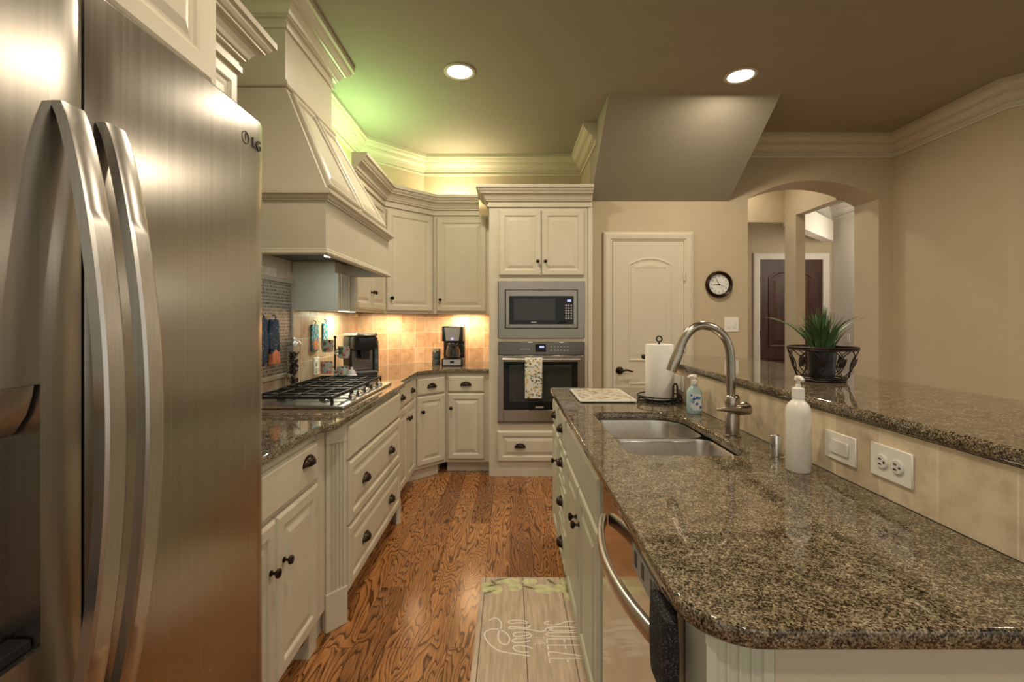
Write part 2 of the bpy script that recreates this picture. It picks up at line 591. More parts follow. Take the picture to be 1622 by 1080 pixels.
def struct(o, label=None):
    o['kind'] = 'structure'
    if label: o['label'] = label
    return o

def lamp(name, kind, loc, energy, color, size=0.1, rot=(0, 0, 0), parent=None, spot=None, blend=0.5, size_y=None, spread=None):
    l = bpy.data.lights.new(name, kind)
    l.energy = energy
    l.color = color
    if kind == 'AREA':
        if size_y:
            l.shape = 'RECTANGLE'
            l.size = size
            l.size_y = size_y
        else:
            l.shape = 'DISK'
            l.size = size
        if spread:
            l.spread = spread
    else:
        l.shadow_soft_size = size
    if kind == 'SPOT':
        l.spot_size = spot
        l.spot_blend = blend
    o = bpy.data.objects.new(name, l)
    COL.objects.link(o)
    o.location = loc
    o.rotation_euler = rot
    if parent:
        attach(o, parent)
    return o

def miter(path, closed=False):
    P = [Vector(p) for p in path]
    out = []
    for i in range(len(P)):
        d0 = (P[i] - P[i - 1]).normalized() if i > 0 else None
        d1 = (P[i + 1] - P[i]).normalized() if i < len(P) - 1 else None
        d0 = d0 or d1
        d1 = d1 or d0
        n0 = Vector((d0.y, -d0.x))
        n1 = Vector((d1.y, -d1.x))
        m = (n0 + n1).normalized()
        out.append(m / max(0.25, m.dot(n0)))
    return P, out

def sweep(m, path, prof, z, segs=None, dz=1):
    """moulding: profile (out, height) along a plan path; outward is to the right of the direction of travel"""
    P, mt = miter(path)
    for i in (segs if segs is not None else range(len(P) - 1)):
        lp = []
        for j in (i, i + 1):
            lp.append([(P[j].x + mt[j].x * o, P[j].y + mt[j].y * o, z + h * dz) for o, h in prof])
        m.loops(lp)
    return m

CROWN = [(0, 0), (.016, 0), (.016, .022), (.007, .027), (.007, .048), (.024, .050), (.024, .060), (.032, .062), (.038, .076), (.050, .092), (.058, .098),
         (.058, .104), (.074, .106), (.074, .114), (.082, .118), (.092, .130), (.096, .142), (.107, .144), (.107, .168), (0, .168)]
CEILC = [(0, 0), (.012, 0), (.016, .014), (.008, .020), (.008, .044), (.024, .047), (.024, .056), (.032, .058), (.038, .074), (.050, .090), (.056, .094), (.056, .102),
         (.070, .104), (.070, .112), (.078, .116), (.090, .132), (.096, .148), (.110, .152), (.110, .185), (0, .185)]

# ---------------------------------------------------------------- the room
H = 2.96
struct(M().box(-1.5, 6.0, -5.0, 7.0, -0.06, 0).build('floor', FLOOR))
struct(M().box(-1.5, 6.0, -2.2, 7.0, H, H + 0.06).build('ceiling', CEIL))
struct(M().box(-30, 30, -30, -5.02, -0.12, -0.08).build('ground_outside', GRASS))
wl = struct(M().box(-1.46, -1.36, -0.6, 4.16, 0, H).build('wall_left', WALL))
wb = struct(M().box(-0.90, 0.80, 4.6005, 4.70, 0, H).build('wall_back', WALL))
wc = struct(M().prism([(-1.36, 4.1), (-0.86, 4.6), (-0.93, 4.67), (-1.43, 4.17)], 0, H).build('wall_corner', WALL))
# tile splash on the left, corner and back walls (built along x, then turned)
def splash(parent, p0, p1, z0, z1, name='tile_splash', t=0.008, mat=None):
    d = Vector(p1) - Vector(p0)
    m = M().box(0, d.length, -t, -0.0005, 0, z1 - z0)
    return m.build(name, mat or TILE, parent, loc=(p0[0], p0[1], z0), rot=(0, 0, math.atan2(d.y, d.x)))
splash(wl, (-1.36, 1.12), (-1.36, 2.06), 0.915, 1.392)
splash(wl, (-1.36, 2.06), (-1.36, 3.10), 0.915, 1.632)
splash(wl, (-1.36, 3.10), (-1.36, 4.10), 0.915, 1.392)
splash(wc, (-1.36, 4.10), (-0.86, 4.60), 0.915, 1.392)
splash(wb, (-0.86, 4.60), (-0.185, 4.60), 0.915, 1.392)
# stair soffit and pantry wall
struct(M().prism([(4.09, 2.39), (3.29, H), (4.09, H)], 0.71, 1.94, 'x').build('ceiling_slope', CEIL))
struct(M().box(0.71, 0.80, 4.09, 4.6, 0, H).build('wall_return', WALL))
wp = M()
wp.box(0.80, 2.11, 4.09, 4.38, 0, H)
wp = struct(wp.build('wall_pantry', WALL))
# arch wall
arc = []
for k in range(25):
    t = k / 24
    u = -1 + 2 * t
    R = (0.58 ** 2 + 0.165 ** 2) / (2 * 0.165)
    arc.append((2.69 + 0.58 * u, 2.41 + 0.165 - R + math.sqrt(max(0, R * R - (0.58 * u) ** 2))))
m = M()
lp0 = [(2.11, H)] + [(x, H) for x, z in arc[1:-1]] + [(3.27, H)]
m.loops([[(x, 4.09, z) for x, z in arc], [(x, 4.38, z) for x, z in arc], [(x, 4.38, z) for x, z in lp0], [(x, 4.09, z) for x, z in lp0]], False, False, closed=False, wrap=True)
m.box(3.27, 3.50, 4.09, 4.38, 0, H)
struct(m.build('wall_arch', WALL))
struct(M().prism([(3.40, 4.09), (3.40, 3.15), (4.60, 1.95), (4.68, 2.02), (3.50, 3.20), (3.50, 4.09)], 0, H).build('wall_right', WALL))
# ceiling crown
cr = M()
sweep(cr, [(-1.36, 2.90), (-1.36, 4.10), (-0.86, 4.60), (0.71, 4.60), (0.71, 4.09 - 0.31)], CEILC, H - 0.1855)
struct(cr.build('trim_1', TRIMP, smooth=False))
cr = M()
sweep(cr, [(1.945, 4.09), (3.40, 4.09), (3.40, 3.15), (4.60, 1.95)], CEILC, H - 0.1855)
struct(cr.build('trim_2', TRIMP, smooth=False))
# hall and foyer beyond the arch
FY = 6.60
m = M()
m.box(3.10, 3.20, 5.0, 5.2, 0, H)
m.box(3.10, 3.20, 4.3805, 5.0, 2.48, H)
struct(m.build('wall_hall', WALL))
m = M()
m.box(2.0, 3.55, FY, FY + .1, 0, H)
m.box(4.49, 4.8, FY, FY + .1, 0, H)
m.box(3.55, 4.49, FY, FY + .1, 2.225, H)
struct(m.build('wall_entry', WALL))
struct(M().box(4.61, 4.71, 4.3805, FY, 0, H).build('wall_entry_side', WHITEWALL))
struct(M().box(1.98, 3.0995, 5.2, 5.3, 2.44, H).build('wall_beam', WALL))
cr = M()
sweep(cr, [(3.21, FY), (4.61, FY), (4.61, 4.39)], CEILC, H - 0.1855)
struct(cr.build('trim_3', WHITEWALL, smooth=False))
struct(M().prism([(3.205, 5.25), (4.50, 6.42), (4.42, 6.51), (3.205, 5.41)], 2.44, 2.72).build('trim_4', WHITEWALL))
d2 = M()
d2.box(3.57, 4.47, FY, FY + .045, 0.01, 2.205)
PRD = [(0, 0), (0, .012), (.02, .012), (.035, .003), (.05, .003), (.10, .014)]
d2.rings([(3.70, 0.95), (4.34, 0.95), (4.34, 1.95), (4.22, 2.03), (4.02, 2.06), (3.82, 2.03), (3.70, 1.95)], PRD, lambda u, v, h: (u, FY - h, v), False)
d2.rings([(3.70, 0.16), (4.34, 0.16), (4.34, 0.80), (3.70, 0.80)], PRD, lambda u, v, h: (u, FY - h, v), False)
door2 = struct(d2.build('door_2', DARKDOOR, smooth=False))
for z in (0.35, 1.15, 1.92):
    M().box(3.562, 3.585, FY - .022, FY - .001, z - .045, z + .045, .004).build('hinge', BRONZE, door2)
m = M()
m.tube([(4.40, FY - .005, 1.0), (4.40, FY - .05, 1.02), (4.40, FY - .055, 1.12), (4.40, FY - .05, 1.22), (4.40, FY - .005, 1.24)], .010, 8)
m.build('door_handle', NICKEL, door2)
cs = M()
sweep(cs, [(3.57, 0.0), (3.57, 2.205), (4.47, 2.205), (4.47, 0.0)], [(0, 0), (0, .02), (-.02, .026), (-.07, .030), (-.09, .026), (-.09, 0)], 0)
for v in cs.bm.verts:
    x, y, z = v.co
    v.co = (x, FY - z, y)
struct(cs.build('trim_5', WHITEWALL, smooth=False))

# pantry door
DX0, DX1, DY = 0.907, 1.534, 4.09
d1 = M()
d1.box(DX0, DX1, DY - 0.022, DY - 0.001, 0.012, 2.03, .002)
arch = [(1.041, 0.972), (1.428, 0.972)]
for k in range(13):
    u = 1 - 2 * k / 12
    arch.append((1.2345 + 0.1935 * u, 1.832 + 0.058 * (1 - u * u)))
prof = [(0, 0), (0.004, .006), (.014, .008), (.022, .003), (.034, .0015), (.040, .002), (.065, .007)]
PD = lambda u, v, h: (u, DY - 0.0215 - h, v)
d1.rings(arch, prof, PD, False)
d1.rings([(1.041, 0.20), (1.428, 0.20), (1.428, 0.787), (1.041, 0.787)], prof, PD, False)
door1 = struct(d1.build('door_1', TRIMP, None, 14))
m = M()
m.lathe([(.033, 0), (.033, -.008), (.026, -.014), (.012, -.016), (.011, -.05), (.013, -.055)], (0.965, DY - 0.022, 0.893), 20, 'y')
m.tube([(0.965, DY - .07, .893), (0.985, DY - .072, .893), (1.01, DY - .072, .900), (1.035, DY - .07, .897), (1.06, DY - .066, .886), (1.075, DY - .062, .889)], [.010, .010, .009, .008, .007, .006], 10)
m.build('door_handle', BRONZE, door1)
for z in (0.25, 1.10, 1.72):
    M().box(DX1 - .004, DX1 + .012, DY - .034, DY - .023, z - .045, z + .045, .004).build('hinge', TRIMP, door1)
cs = M()
CAS = [(0, 0), (0, .020), (-.012, .024), (-.020, .030), (-.055, .033), (-.062, .028), (-.075, .026), (-.08, .020), (-.08, 0)]
sweep(cs, [(DX0 - .004, 0.0), (DX0 - .004, 2.034), (DX1 + .004, 2.034), (DX1 + .004, 0.0)], CAS, 0)
for v in cs.bm.verts:
    x, y, z = v.co
    v.co = (x, DY - z, y)
struct(cs.build('trim_6', TRIMP, smooth=False))
bb = M()
BASEP = [(0, 0), (.014, 0), (.014, .09), (.010, .105), (.004, .115), (0, .115)]
sweep(bb, [(0.705, DY), (DX0 - .09, DY)], BASEP, 0)
sweep(bb, [(DX1 + .09, DY), (2.11, DY), (2.11, 4.38)], BASEP, 0)
struct(bb.build('baseboard_pantry', TRIMP))
bb = M()
sweep(bb, [(3.27, 4.38), (3.27, 4.09), (3.40, 4.09), (3.40, 3.15), (4.60, 1.95)], BASEP, 0)
struct(bb.build('baseboard_right', TRIMP))

# ---------------------------------------------------------------- cabinet kit (front faces local -y)
def knob_mesh():
    return M().lathe([(.0095, 0), (.0095, -.003), (.005, -.005), (.0045, -.014), (.008, -.017), (.0145, -.021), (.0155, -.025), (.013, -.030), (.006, -.0325)], (0, 0, 0), 16, 'y')
def pull_mesh():
    m = M()
    a, hh, d = .044, .032, .026
    for off in (0, .003):
        lp = []
        for i in range(8):
            ph = PI / 2 * i / 7 * 0.97
            ring = []
            for k in range(15):
                t = PI * k / 14
                ring.append(((a - off) * math.cos(t) * math.cos(ph), -(d - off) * math.sin(ph), (hh - off) * math.sin(t) * math.cos(ph) ** 0.6 - .012))
            lp.append(ring)
        m.loops(lp, False, False, closed=False)
    m.prism([(a * 1.10 * math.cos(t), (hh + .004) * math.sin(t) - .012) for t in [PI * k / 14 for k in range(15)]], -.003, -.0005, 'y')
    m.box(-a * 1.1, a * 1.1, -.004, -.0005, -.016, -.011, .001)
    return m
_k = knob_mesh().build('knob', BRONZE)
_p = pull_mesh().build('cup_pull', BRONZE)
KM, PM = _k.data, _p.data
for o in (_k, _p):
    bpy.data.objects.remove(o)
def child(name, mesh, parent, loc):
    o = bpy.data.objects.new(name, mesh)
    COL.objects.link(o)
    o.location = loc
    o.parent = parent
    return o

RAISED = [(0, -.001), (0, .012), (.004, .016), (.006, .018), (.012, .021)]
def face_panel(m, x0, x1, z0, z1, fw=.055, raised=True, y=0.0):
    pr = list(RAISED)
    if raised:
        pr += [(fw - .010, .021), (fw - .004, .018), (fw, .013), (fw + .006, .012), (fw + .012, .013), (fw + .032, .0195), (fw + .036, .020)]
    m.rings([(x0, z0), (x1, z0), (x1, z1), (x0, z1)], pr, lambda u, v, h: (u, y - h - .001, v))
    return m
def door(t, x0, x1, z0, z1, knob=None, fw=.055, mat=None):
    o = face_panel(M(), x0, x1, z0, z1, fw).build('door', mat or CREAM, t, smooth=False)
    if knob:
        child('knob', KM, o, (knob[0], -.0225, knob[1]))
    return o
def drawer(t, x0, x1, z0, z1, pulls=(), fw=.032, raised=True, mat=None, name='drawer', dz=0):
    o = face_panel(M(), x0, x1, z0, z1, fw, raised).build(name, mat or CREAM, t, smooth=False)
    for px in pulls:
        child('cup_pull', PM, o, (px, -.0225, (z0 + z1) / 2 + dz))
    return o
def fluted(m, x0, x1, y, z0, z1, n=4, dep=.006):
    """a flat strip with n flutes, front at y (facing -y), body 2 cm deep"""
    w = x1 - x0
    mg = w * .14
    fl = (w - 2 * mg) / n
    top = [(x0, y + .02), (x0, y)]
    for i in range(n):
        c0 = x0 + mg + fl * i
        for k in range(7):
            t = PI * k / 6
            top.append((c0 + fl * .5 - fl * .42 * math.cos(t), y + dep * math.sin(t)))
    top += [(x1, y), (x1, y + .02)]
    m.prism(top, z0, z1)
    return m

# ---------------------------------------------------------------- left run: base cabinets
FX = -0.79
LEFT = PI / 2
BG = 'base cabinets along the left and back walls'
# beside the refrigerator
t = thing('base_cabinet', 'cream base cabinet with one drawer over paired doors, right beside the refrigerator', 'cabinet', (FX, 1.178, 0), LEFT, BG, False)
m = M().box(0, .70, 0, .55, .10, .883)
m.box(0, .70, .07, .55, 0, .10)
m.prism([(0, 0), (.069, 0), (.02, .06), (.012, .1), (0, .1)], .63, .70, 'x')
m.build('body', CREAM, t)
drawer(t, .03, .675, .695, .850, (.575, .12), .03, False, dz=.024)
door(t, .345, .675, .125, .680, (.385, .52))
door(t, .03, .340, .125, .680, (.30, .52))

# range base with fluted pilasters
t = thing('base_cabinet', 'cream range base cabinet with deep drawers and fluted pilasters under the gas cooktop', 'cabinet', (-0.735, 1.88, 0), LEFT, BG, False)
m = M().prism([(.004, .055), (.0865, .055), (.157, .004), (1.138, .004), (1.212, .055), (1.235, .055), (1.235, .60), (.004, .60)], .10, .883)
m.box(.16, 1.14, .075, .60, 0, .10)
m.box(.004, .16, .075, .60, 0, .10)
m.box(1.14, 1.235, .075, .60, 0, .10)
m.build('body', CREAM, t)
for (ax, ay), (qx_, qy_) in (((.0855, .0535), (.158, -.006)), ((1.138, -.006), (1.213, .0535))):
    d_ = Vector((qx_ - ax, qy_ - ay))
    w_ = d_.length
    m = M()
    m.box(-.004, w_ + .004, -.014, .02, 0, .165, .003)
    fluted(m, 0, w_, -.010, .165, .80, 4, .008)
    m.box(-.002, w_ + .002, -.012, .02, .80, .883, .002)
    an = math.atan2(d_.y, d_.x)
    m.build('pilaster', CREAM, t, 30, loc=(ax, ay, 0), rot=(0, 0, an))
drawer(t, .175, 1.125, .712, .858, (), .03, False, name='false_front')
drawer(t, .175, 1.125, .420, .700, (.395, .875), .05)
drawer(t, .175, 1.125, .130, .408, (.395, .875), .05)

# between cooktop and corner
t = thing('base_cabinet', 'cream base cabinet with two cup pulls on its drawer, between cooktop and corner', 'cabinet', (FX, 3.125, 0), LEFT, BG, False)
m = M().box(0, .663, 0, .55, .10, .883)
m.box(0, .663, .07, .55, 0, .10)
m.build('body', CREAM, t)
drawer(t, .02, .64, .712, .858, (.15, .49), .03, False)
door(t, .02, .328, .125, .700, (.30, .60))
door(t, .332, .64, .125, .700, (.36, .60))

# diagonal corner
t = thing('base_cabinet', 'narrow angled cream base cabinet in the corner of the counter', 'cabinet', (-.79, 3.79, 0), PI / 4, BG, False)
def dloc(P):
    q = math.sqrt(.5)
    return [((x + .79) * q + (y - 3.79) * q, -(x + .79) * q + (y - 3.79) * q) for x, y in P]
m = M().prism(dloc([(-.79, 3.791), (-.561, 4.02), (-.561, 4.585), (-.87, 4.585), (-1.34, 4.105), (-1.34, 3.791)]), .10, .883)
m.prism(dloc([(-.862, 3.791), (-.633, 4.02), (-.633, 4.585), (-.87, 4.585), (-1.34, 4.105), (-1.34, 3.791)]), 0, .10)
m.build('body', CREAM, t)
drawer(t, .022, .300, .712, .850, (.161,), .03, False)
door(t, .022, .300, .125, .700, (.062, .575), .05)

# back wall
t = thing('base_cabinet', 'cream base cabinet with one door, under the coffee maker beside the oven tower', 'cabinet', (-.56, 4.02, 0), 0, BG, False)
m = M().box(0.002, .379, 0, .57, .10, .883)
m.box(0.002, .379, .07, .57, 0, .10)
m.build('body', CREAM, t)
drawer(t, .018, .335, .712, .850, (.176,), .03, False)
door(t, .018, .335, .125, .700, (.050, .575), .055)

# left counter
ct = [(-1.352, 1.175), (-.755, 1.175), (-.755, 1.80)]
for k in range(1, 7):
    u = k / 7
    ct.append((-.755 + .048 * (3 * u * u - 2 * u ** 3), 1.80 + .10 * u))
ct += [(-.705, 1.91), (-.705, 3.08)]
for k in range(1, 7):
    u = k / 7
    ct.append((-.705 - .05 * (3 * u * u - 2 * u ** 3), 3.09 + .10 * u))
ct += [(-.755, 3.20), (-.755, 3.775), (-.546, 3.984), (-.183, 3.984), (-.183, 4.59), (-.862, 4.59), (-1.352, 4.10)]
tag(M().prism(ct, .884, .914, bev=.006).build('countertop', GRANITE, flatz=True), 'brown granite countertop on the left, running from refrigerator to oven tower', 'countertop', 'granite countertops')

# ---------------------------------------------------------------- wall cabinets
UB, UT = 1.394, 2.305
WG = 'cream wall cabinets'
def crown_part(parent, path, segs=None, z=UT, tr=None):
    m = M()
    sweep(m, path, CROWN, z - .002, segs)
    return m.build('crown', CREAM, parent, smooth=False)
# beside the refrigerator, ends before the hood
t = thing('upper_cabinet', 'cream wall cabinet between refrigerator and range hood, only its top corner showing', 'cabinet', (-1.07, 1.18, 0), LEFT, WG, False)
M().box(0, .62, 0, .285, UB, UT).build('body', CREAM, t)
door(t, .02, .305, UB + .02, UT - .025, (.28, 1.50))
door(t, .31, .60, UB + .02, UT - .025, (.335, 1.50))
crown_part(t, [(0, 0), (.62, 0), (.62, .28)])
# beyond the hood (two small doors show under it)
UP = [(3.105, -1.07), (3.91, -1.07)]
t = thing('upper_cabinet', 'cream wall cabinet with paired knobs, partly behind the far side of the range hood', 'cabinet', (-1.07, 3.105, 0), LEFT, WG, False)
M().box(0, .804, .0205, .285, UB + .026, UT).box(0, .804, 0, .02, UB, UT).build('body', CREAM, t)
door(t, .02, .40, UB + .02, UT - .025, (.375, 1.545))
door(t, .405, .785, UB + .02, UT - .025, (.43, 1.545))
# one crown path around the corner, in the local frame of each
CP = [(-1.07, 3.11), (-1.07, 3.91), (-.71, 4.27), (-.288, 4.27)]
def crown_seg(parent, segs, origin, rot):
    c, s_ = math.cos(-rot), math.sin(-rot)
    loc = [((x - origin[0]) * c - (y - origin[1]) * s_, (x - origin[0]) * s_ + (y - origin[1]) * c) for x, y in CP]
    crown_part(parent, loc, segs)
crown_seg(t, [0], (-1.07, 3.105), LEFT)
t = thing('upper_cabinet', 'angled cream wall cabinet with one tall door in the back corner', 'cabinet', (-1.07, 3.91, 0), PI / 4, WG, False)
M().prism([(-.0195, .0205), (.5285, .0205), (.508 + .195, .195), (.508 + .085, .32), (-.085, .32), (-.195, .195)], UB + .026, UT).prism([(.001, 0), (.508, 0), (.528, .02), (-.019, .02)], UB, UT).build('body', CREAM, t)
door(t, .018, .490, UB + .02, UT - .025, (.055, UB + .13))
crown_seg(t, [1], (-1.07, 3.91), PI / 4)
t = thing('upper_cabinet', 'cream wall cabinet with one door above the coffee maker', 'cabinet', (-.71, 4.27, 0), 0, WG, False)
M().box(0.002, .528, .0205, .32, UB + .026, UT).box(0.002, .528, 0, .02, UB, UT).build('body', CREAM, t)
door(t, .030, .490, UB + .02, UT - .025, (.068, UB + .13))
crown_seg(t, [2], (-.71, 4.27), 0)
# above the refrigerator
t = thing('upper_cabinet', 'deep cream cabinet above the refrigerator, cut by the top of the photo', 'cabinet', (-.715, .15, 0), LEFT, WG, False)
M().box(0, .970, 0, .64, 1.86, 2.62).build('body', CREAM, t)
door(t, .02, .475, 1.88, 2.55, None, .06)
door(t, .48, .930, 1.88, 2.55, None, .06)
crown_part(t, [(0, 0), (.970, 0)], None, 2.62)

# ---------------------------------------------------------------- range hood
HX, HY0, HY1 = -.82, 2.05, 3.10
CX, CY0, CY1 = -1.112, 2.278, 2.872
hd = thing('range_hood', 'large cream wooden range hood with tapered panelled front above the cooktop', 'range hood', (-1.36, 2.575, 1.63))
m = M()
m.box(-1.358, HX, HY0, HY0 + .03, 1.63, 1.88)
m.box(-1.358, HX, HY1 - .03, HY1, 1.63, 1.88)
m.box(HX - .03, HX, HY0 + .03, HY1 - .03, 1.63, 1.88)
m.build('body', CREAM, hd)
LIP = [(0, 0), (.008, 0), (.014, .006), (.014, .012), (.008, .018), (.008, .024), (.003, .03), (0, .03)]
RINGP = [(-1.358, HY0), (HX, HY0), (HX, HY1), (-1.358, HY1)]
m = M()
sweep(m, RINGP, LIP, 1.624)
m.build('lower_trim', CREAM, hd, smooth=False)
m = M()
sweep(m, RINGP, [(0, 0), (.008, 0), (.008, .008), (.014, .010), (.020, .022), (.034, .026), (.034, .038), (.024, .042), (.024, .050), (.010, .052), (0, .058)], 1.865)
m.build('middle_trim', CREAM, hd, smooth=False)
m = M()
m.loops([[(-1.358, HY0, 1.88), (HX, HY0, 1.88), (HX, HY1, 1.88), (-1.358, HY1, 1.88)],
         [(-1.358, HY0 + .003, 1.92), (HX, HY0 + .003, 1.92), (HX, HY1 - .003, 1.92), (-1.358, HY1 - .003, 1.92)],
         [(-1.358, CY0, 2.49), (CX, CY0, 2.49), (CX, CY1, 2.49), (-1.358, CY1, 2.49)]])
m.build('tapered_canopy', CREAM, hd, 20, smooth=False)
# two recessed panels on the sloping front
A, B_ = Vector((HX, HY0 + .003, 1.92)), Vector((HX, HY1 - .003, 1.92))
C_, D_ = Vector((CX, CY1, 2.49)), Vector((CX, CY0, 2.49))
ex = Vector((0, 1, 0))
up = (Vector((CX, 0, 2.49)) - Vector((HX, 0, 1.92)))
sl = up.length
up.normalize()
nn = ex.cross(up).normalized()
if nn.x < 0:
    nn = -nn
w0, w1 = (HY1 - HY0) / 2 - .003, (CY1 - CY0) / 2
org = Vector((HX, 2.575, 1.92))
for sgn in (-1, 1):
    e = lambda v: w0 + (w1 - w0) * v / sl
    v0, v1 = .028, sl - .03
    P4 = [(sgn * .022, v0), (sgn * (e(v0) - .035), v0), (sgn * (e(v1) - .035), v1), (sgn * .022, v1)]
    m = M()
    m.rings(P4, [(0, .0005), (0, .014), (.006, .018), (.018, .018), (.024, .014), (.030, .002), (.048, .002), (.052, .006), (.072, .013)], lambda u, v, h: tuple(org + ex * u + up * v + nn * h), False)
    m.build('panel', CREAM, hd, smooth=False)
m = M()
m.box(-1.358, CX, CY0, CY1, 2.488, 2.955)
m.build('chimney', CREAM, hd)
m = M()
CPATH = [(-1.358, CY0), (CX, CY0), (CX, CY1), (-1.358, CY1)]
sweep(m, CPATH, [(0, 0), (.016, 0), (.022, .008), (.022, .018), (.012, .024), (.010, .034), (0, .040)], 2.485)
m.build('chimney_trim', CREAM, hd, smooth=False)
m = M()
sweep(m, CPATH, CEILC, H - .186)
m.build('crown', CREAM, hd, smooth=False)
m = M()
m.box(-1.355, HX - .032, HY0 + .032, HY1 - .032, 1.70, 1.72)
m.build('liner', SOFFITGREY, hd)
for y0 in (2.868,):
    m = M()
    m.box(-1.355, -1.09, y0, y0 + .227, 1.394, 1.698)
    fl = M()
    fluted(fl, 0.004, .223, 0, 1.394, 1.628, 4, .013)
    for v in fl.bm.verts:
        v.co = (-1.072 - v.co.y, y0 + v.co.x, v.co.z)
    me = bpy.data.meshes.new('tmp')
    fl.bm.to_mesh(me)
    m.bm.from_mesh(me)
    m.build('bracket', CREAM, hd, 24)
for y in (2.32, 2.62):
    o = M().lathe([(.035, 0), (.035, -.006), (.028, -.006)], (-1.02, y, 1.70), 20).build('hood_lamp', LAMPM, hd)
    lamp('hood_light', 'AREA', (-1.02, y, 1.69), .38, (0.72, 0.93, 1.0), .06, parent=hd)

# ---------------------------------------------------------------- oven tower
tw = thing('tall_cabinet', 'tall cream oven tower cabinet holding the microwave and wall oven', 'cabinet', (0.26, 3.95, 0))
m = M()
TX0, TX1, TY = -.18, .700, 3.95
m.box(TX0, -.105, TY, 4.595, 0, 2.305)
m.box(.640, TX1, TY, 4.595, 0, 2.305)
for z0, z1 in ((0, .452), (1.150, 1.181), (1.669, 2.305)):
    m.box(-.105, .640, TY, 4.595, z0, z1)
m.box(-.105, .640, 4.55, 4.595, .452, 1.669)
m.build('body', CREAM, tw)
M().box(.668, .706, TY - .012, TY - .0005, 0, 2.30, .003).build('side_trim', CREAM, tw)
def tdoor(x0, x1, z0, z1, knob):
    o = face_panel(M(), x0, x1, z0, z1, .055, True, TY).build('door', CREAM, tw, smooth=False)
    k = child('knob', KM, o, (knob[0], TY - .0225, knob[1]))
tdoor(-.095, .264, 1.715, 2.275, (.235, 1.835))
tdoor(.270, .632, 1.715, 2.275, (.300, 1.835))
o = face_panel(M(), -.110, .645, .128, .388, .05, True, TY).build('drawer', CREAM, tw, smooth=False)
child('cup_pull', PM, o, (.085, TY - .0225, .262))
m = M()
sweep(m, [(TX0, 4.25), (TX0, TY), (TX1, TY)], CROWN, 2.303)
m.build('crown', CREAM, tw, smooth=False)

mw = thing('microwave', 'stainless steel built-in microwave with black glass, above the wall oven', 'microwave', (.265, TY, 1.183))
m = M()
fr = TY - .016
def frame(m, x0, x1, z0, z1, a0, a1, b0, b1, yf, yb, bev=0):
    m.box(x0, a0, yf, yb, z0, z1, bev)
    m.box(a1, x1, yf, yb, z0, z1, bev)
    m.box(a0, a1, yf, yb, z0, b0, bev)
    m.box(a0, a1, yf, yb, b1, z1, bev)
frame(m, -.100, .635, 1.183, 1.666, -.045, .578, 1.262, 1.597, fr, TY + .02)
m.build('trim_frame', STEEL, mw)
M().box(-.04, .573, TY + .005, TY + .45, 1.268, 1.592).build('body', BLACK, mw)
m = M()
frame(m, -.036, .570, 1.270, 1.590, -.008, .540, 1.300, 1.540, fr - .012, TY + .004, .001)
dr = m.build('door', STEEL, mw)
M().box(-.008, .540, fr - .008, TY + .004, 1.300, 1.540).build('glass', BLACKGLASS, dr)
M().box(.030, .385, fr - .0095, fr - .0082, 1.335, 1.520).build('window', GREYGLASS, dr)
M().box(.487, .520, fr - .0100, fr - .0082, 1.490, 1.512).build('display', LEDBLUE, dr)
m = M()
for r_ in range(6):
    for c_ in range(3):
        m.box(.470 + c_ * .022, .484 + c_ * .022, fr - .0095, fr - .0082, 1.345 + r_ * .022, 1.357 + r_ * .022)
m.build('keypad', GREY, dr)
M().box(.180, .225, fr - .0095, fr - .0082, 1.312, 1.322).build('badge', GREY, dr)

ov = thing('wall_oven', 'stainless steel built-in wall oven with a towel on its handle', 'oven', (.265, TY, .454))
M().box(-.100, .635, TY + .004, TY + .55, .456, 1.148).build('body', BLACK, ov)
m = M().box(-.103, .638, TY - .022, TY + .003, 1.040, 1.148, .003)
cp = m.build('control_panel', STEELD, ov)
M().box(.215, .305, TY - .0238, TY - .0222, 1.065, 1.130).build('display', BLACKGLASS, cp)
M().box(.250, .290, TY - .0248, TY - .024, 1.100, 1.116).build('clock_digits', LEDBLUE, cp)
for i in range(6):
    for j in range(2):
        M().box(.345 + i * .028, .358 + i * .028, TY - .0232, TY - .0222, 1.075 + j * .03, 1.083 + j * .03).build('key', GREY, cp)
for i in range(4):
    M().box(.09 + i * .022, .103 + i * .022, TY - .0232, TY - .0222, 1.082, 1.092).build('key', GREY, cp)
m = M()
frame(m, -.103, .638, .474, 1.034, -.055, .575, .570, .980, TY - .030, TY + .003, .002)
od = m.build('door', STEEL, ov)
M().box(-.055, .575, TY - .027, TY + .003, .570, .980).build('glass', BLACKGLASS, od)
M().box(-.005, .525, TY - .0285, TY - .0272, .640, .955).build('window', GREYGLASS, od)
M().box(.215, .285, TY - .0285, TY - .0272, .588, .602).build('badge', GREY, od)
m = M()
m.tube([(-.065, TY - .072, 1.004), (.590, TY - .072, 1.004)], .012, 14)
for x in (-.045, .570):
    m.box(x - .012, x + .012, TY - .070, TY - .030, .996, 1.012, .002)
m.build('handle', STEELH, od)
M().box(-.103, .638, TY - .018, TY + .003, .455, .471, .002).build('vent_trim', STEELD, ov)

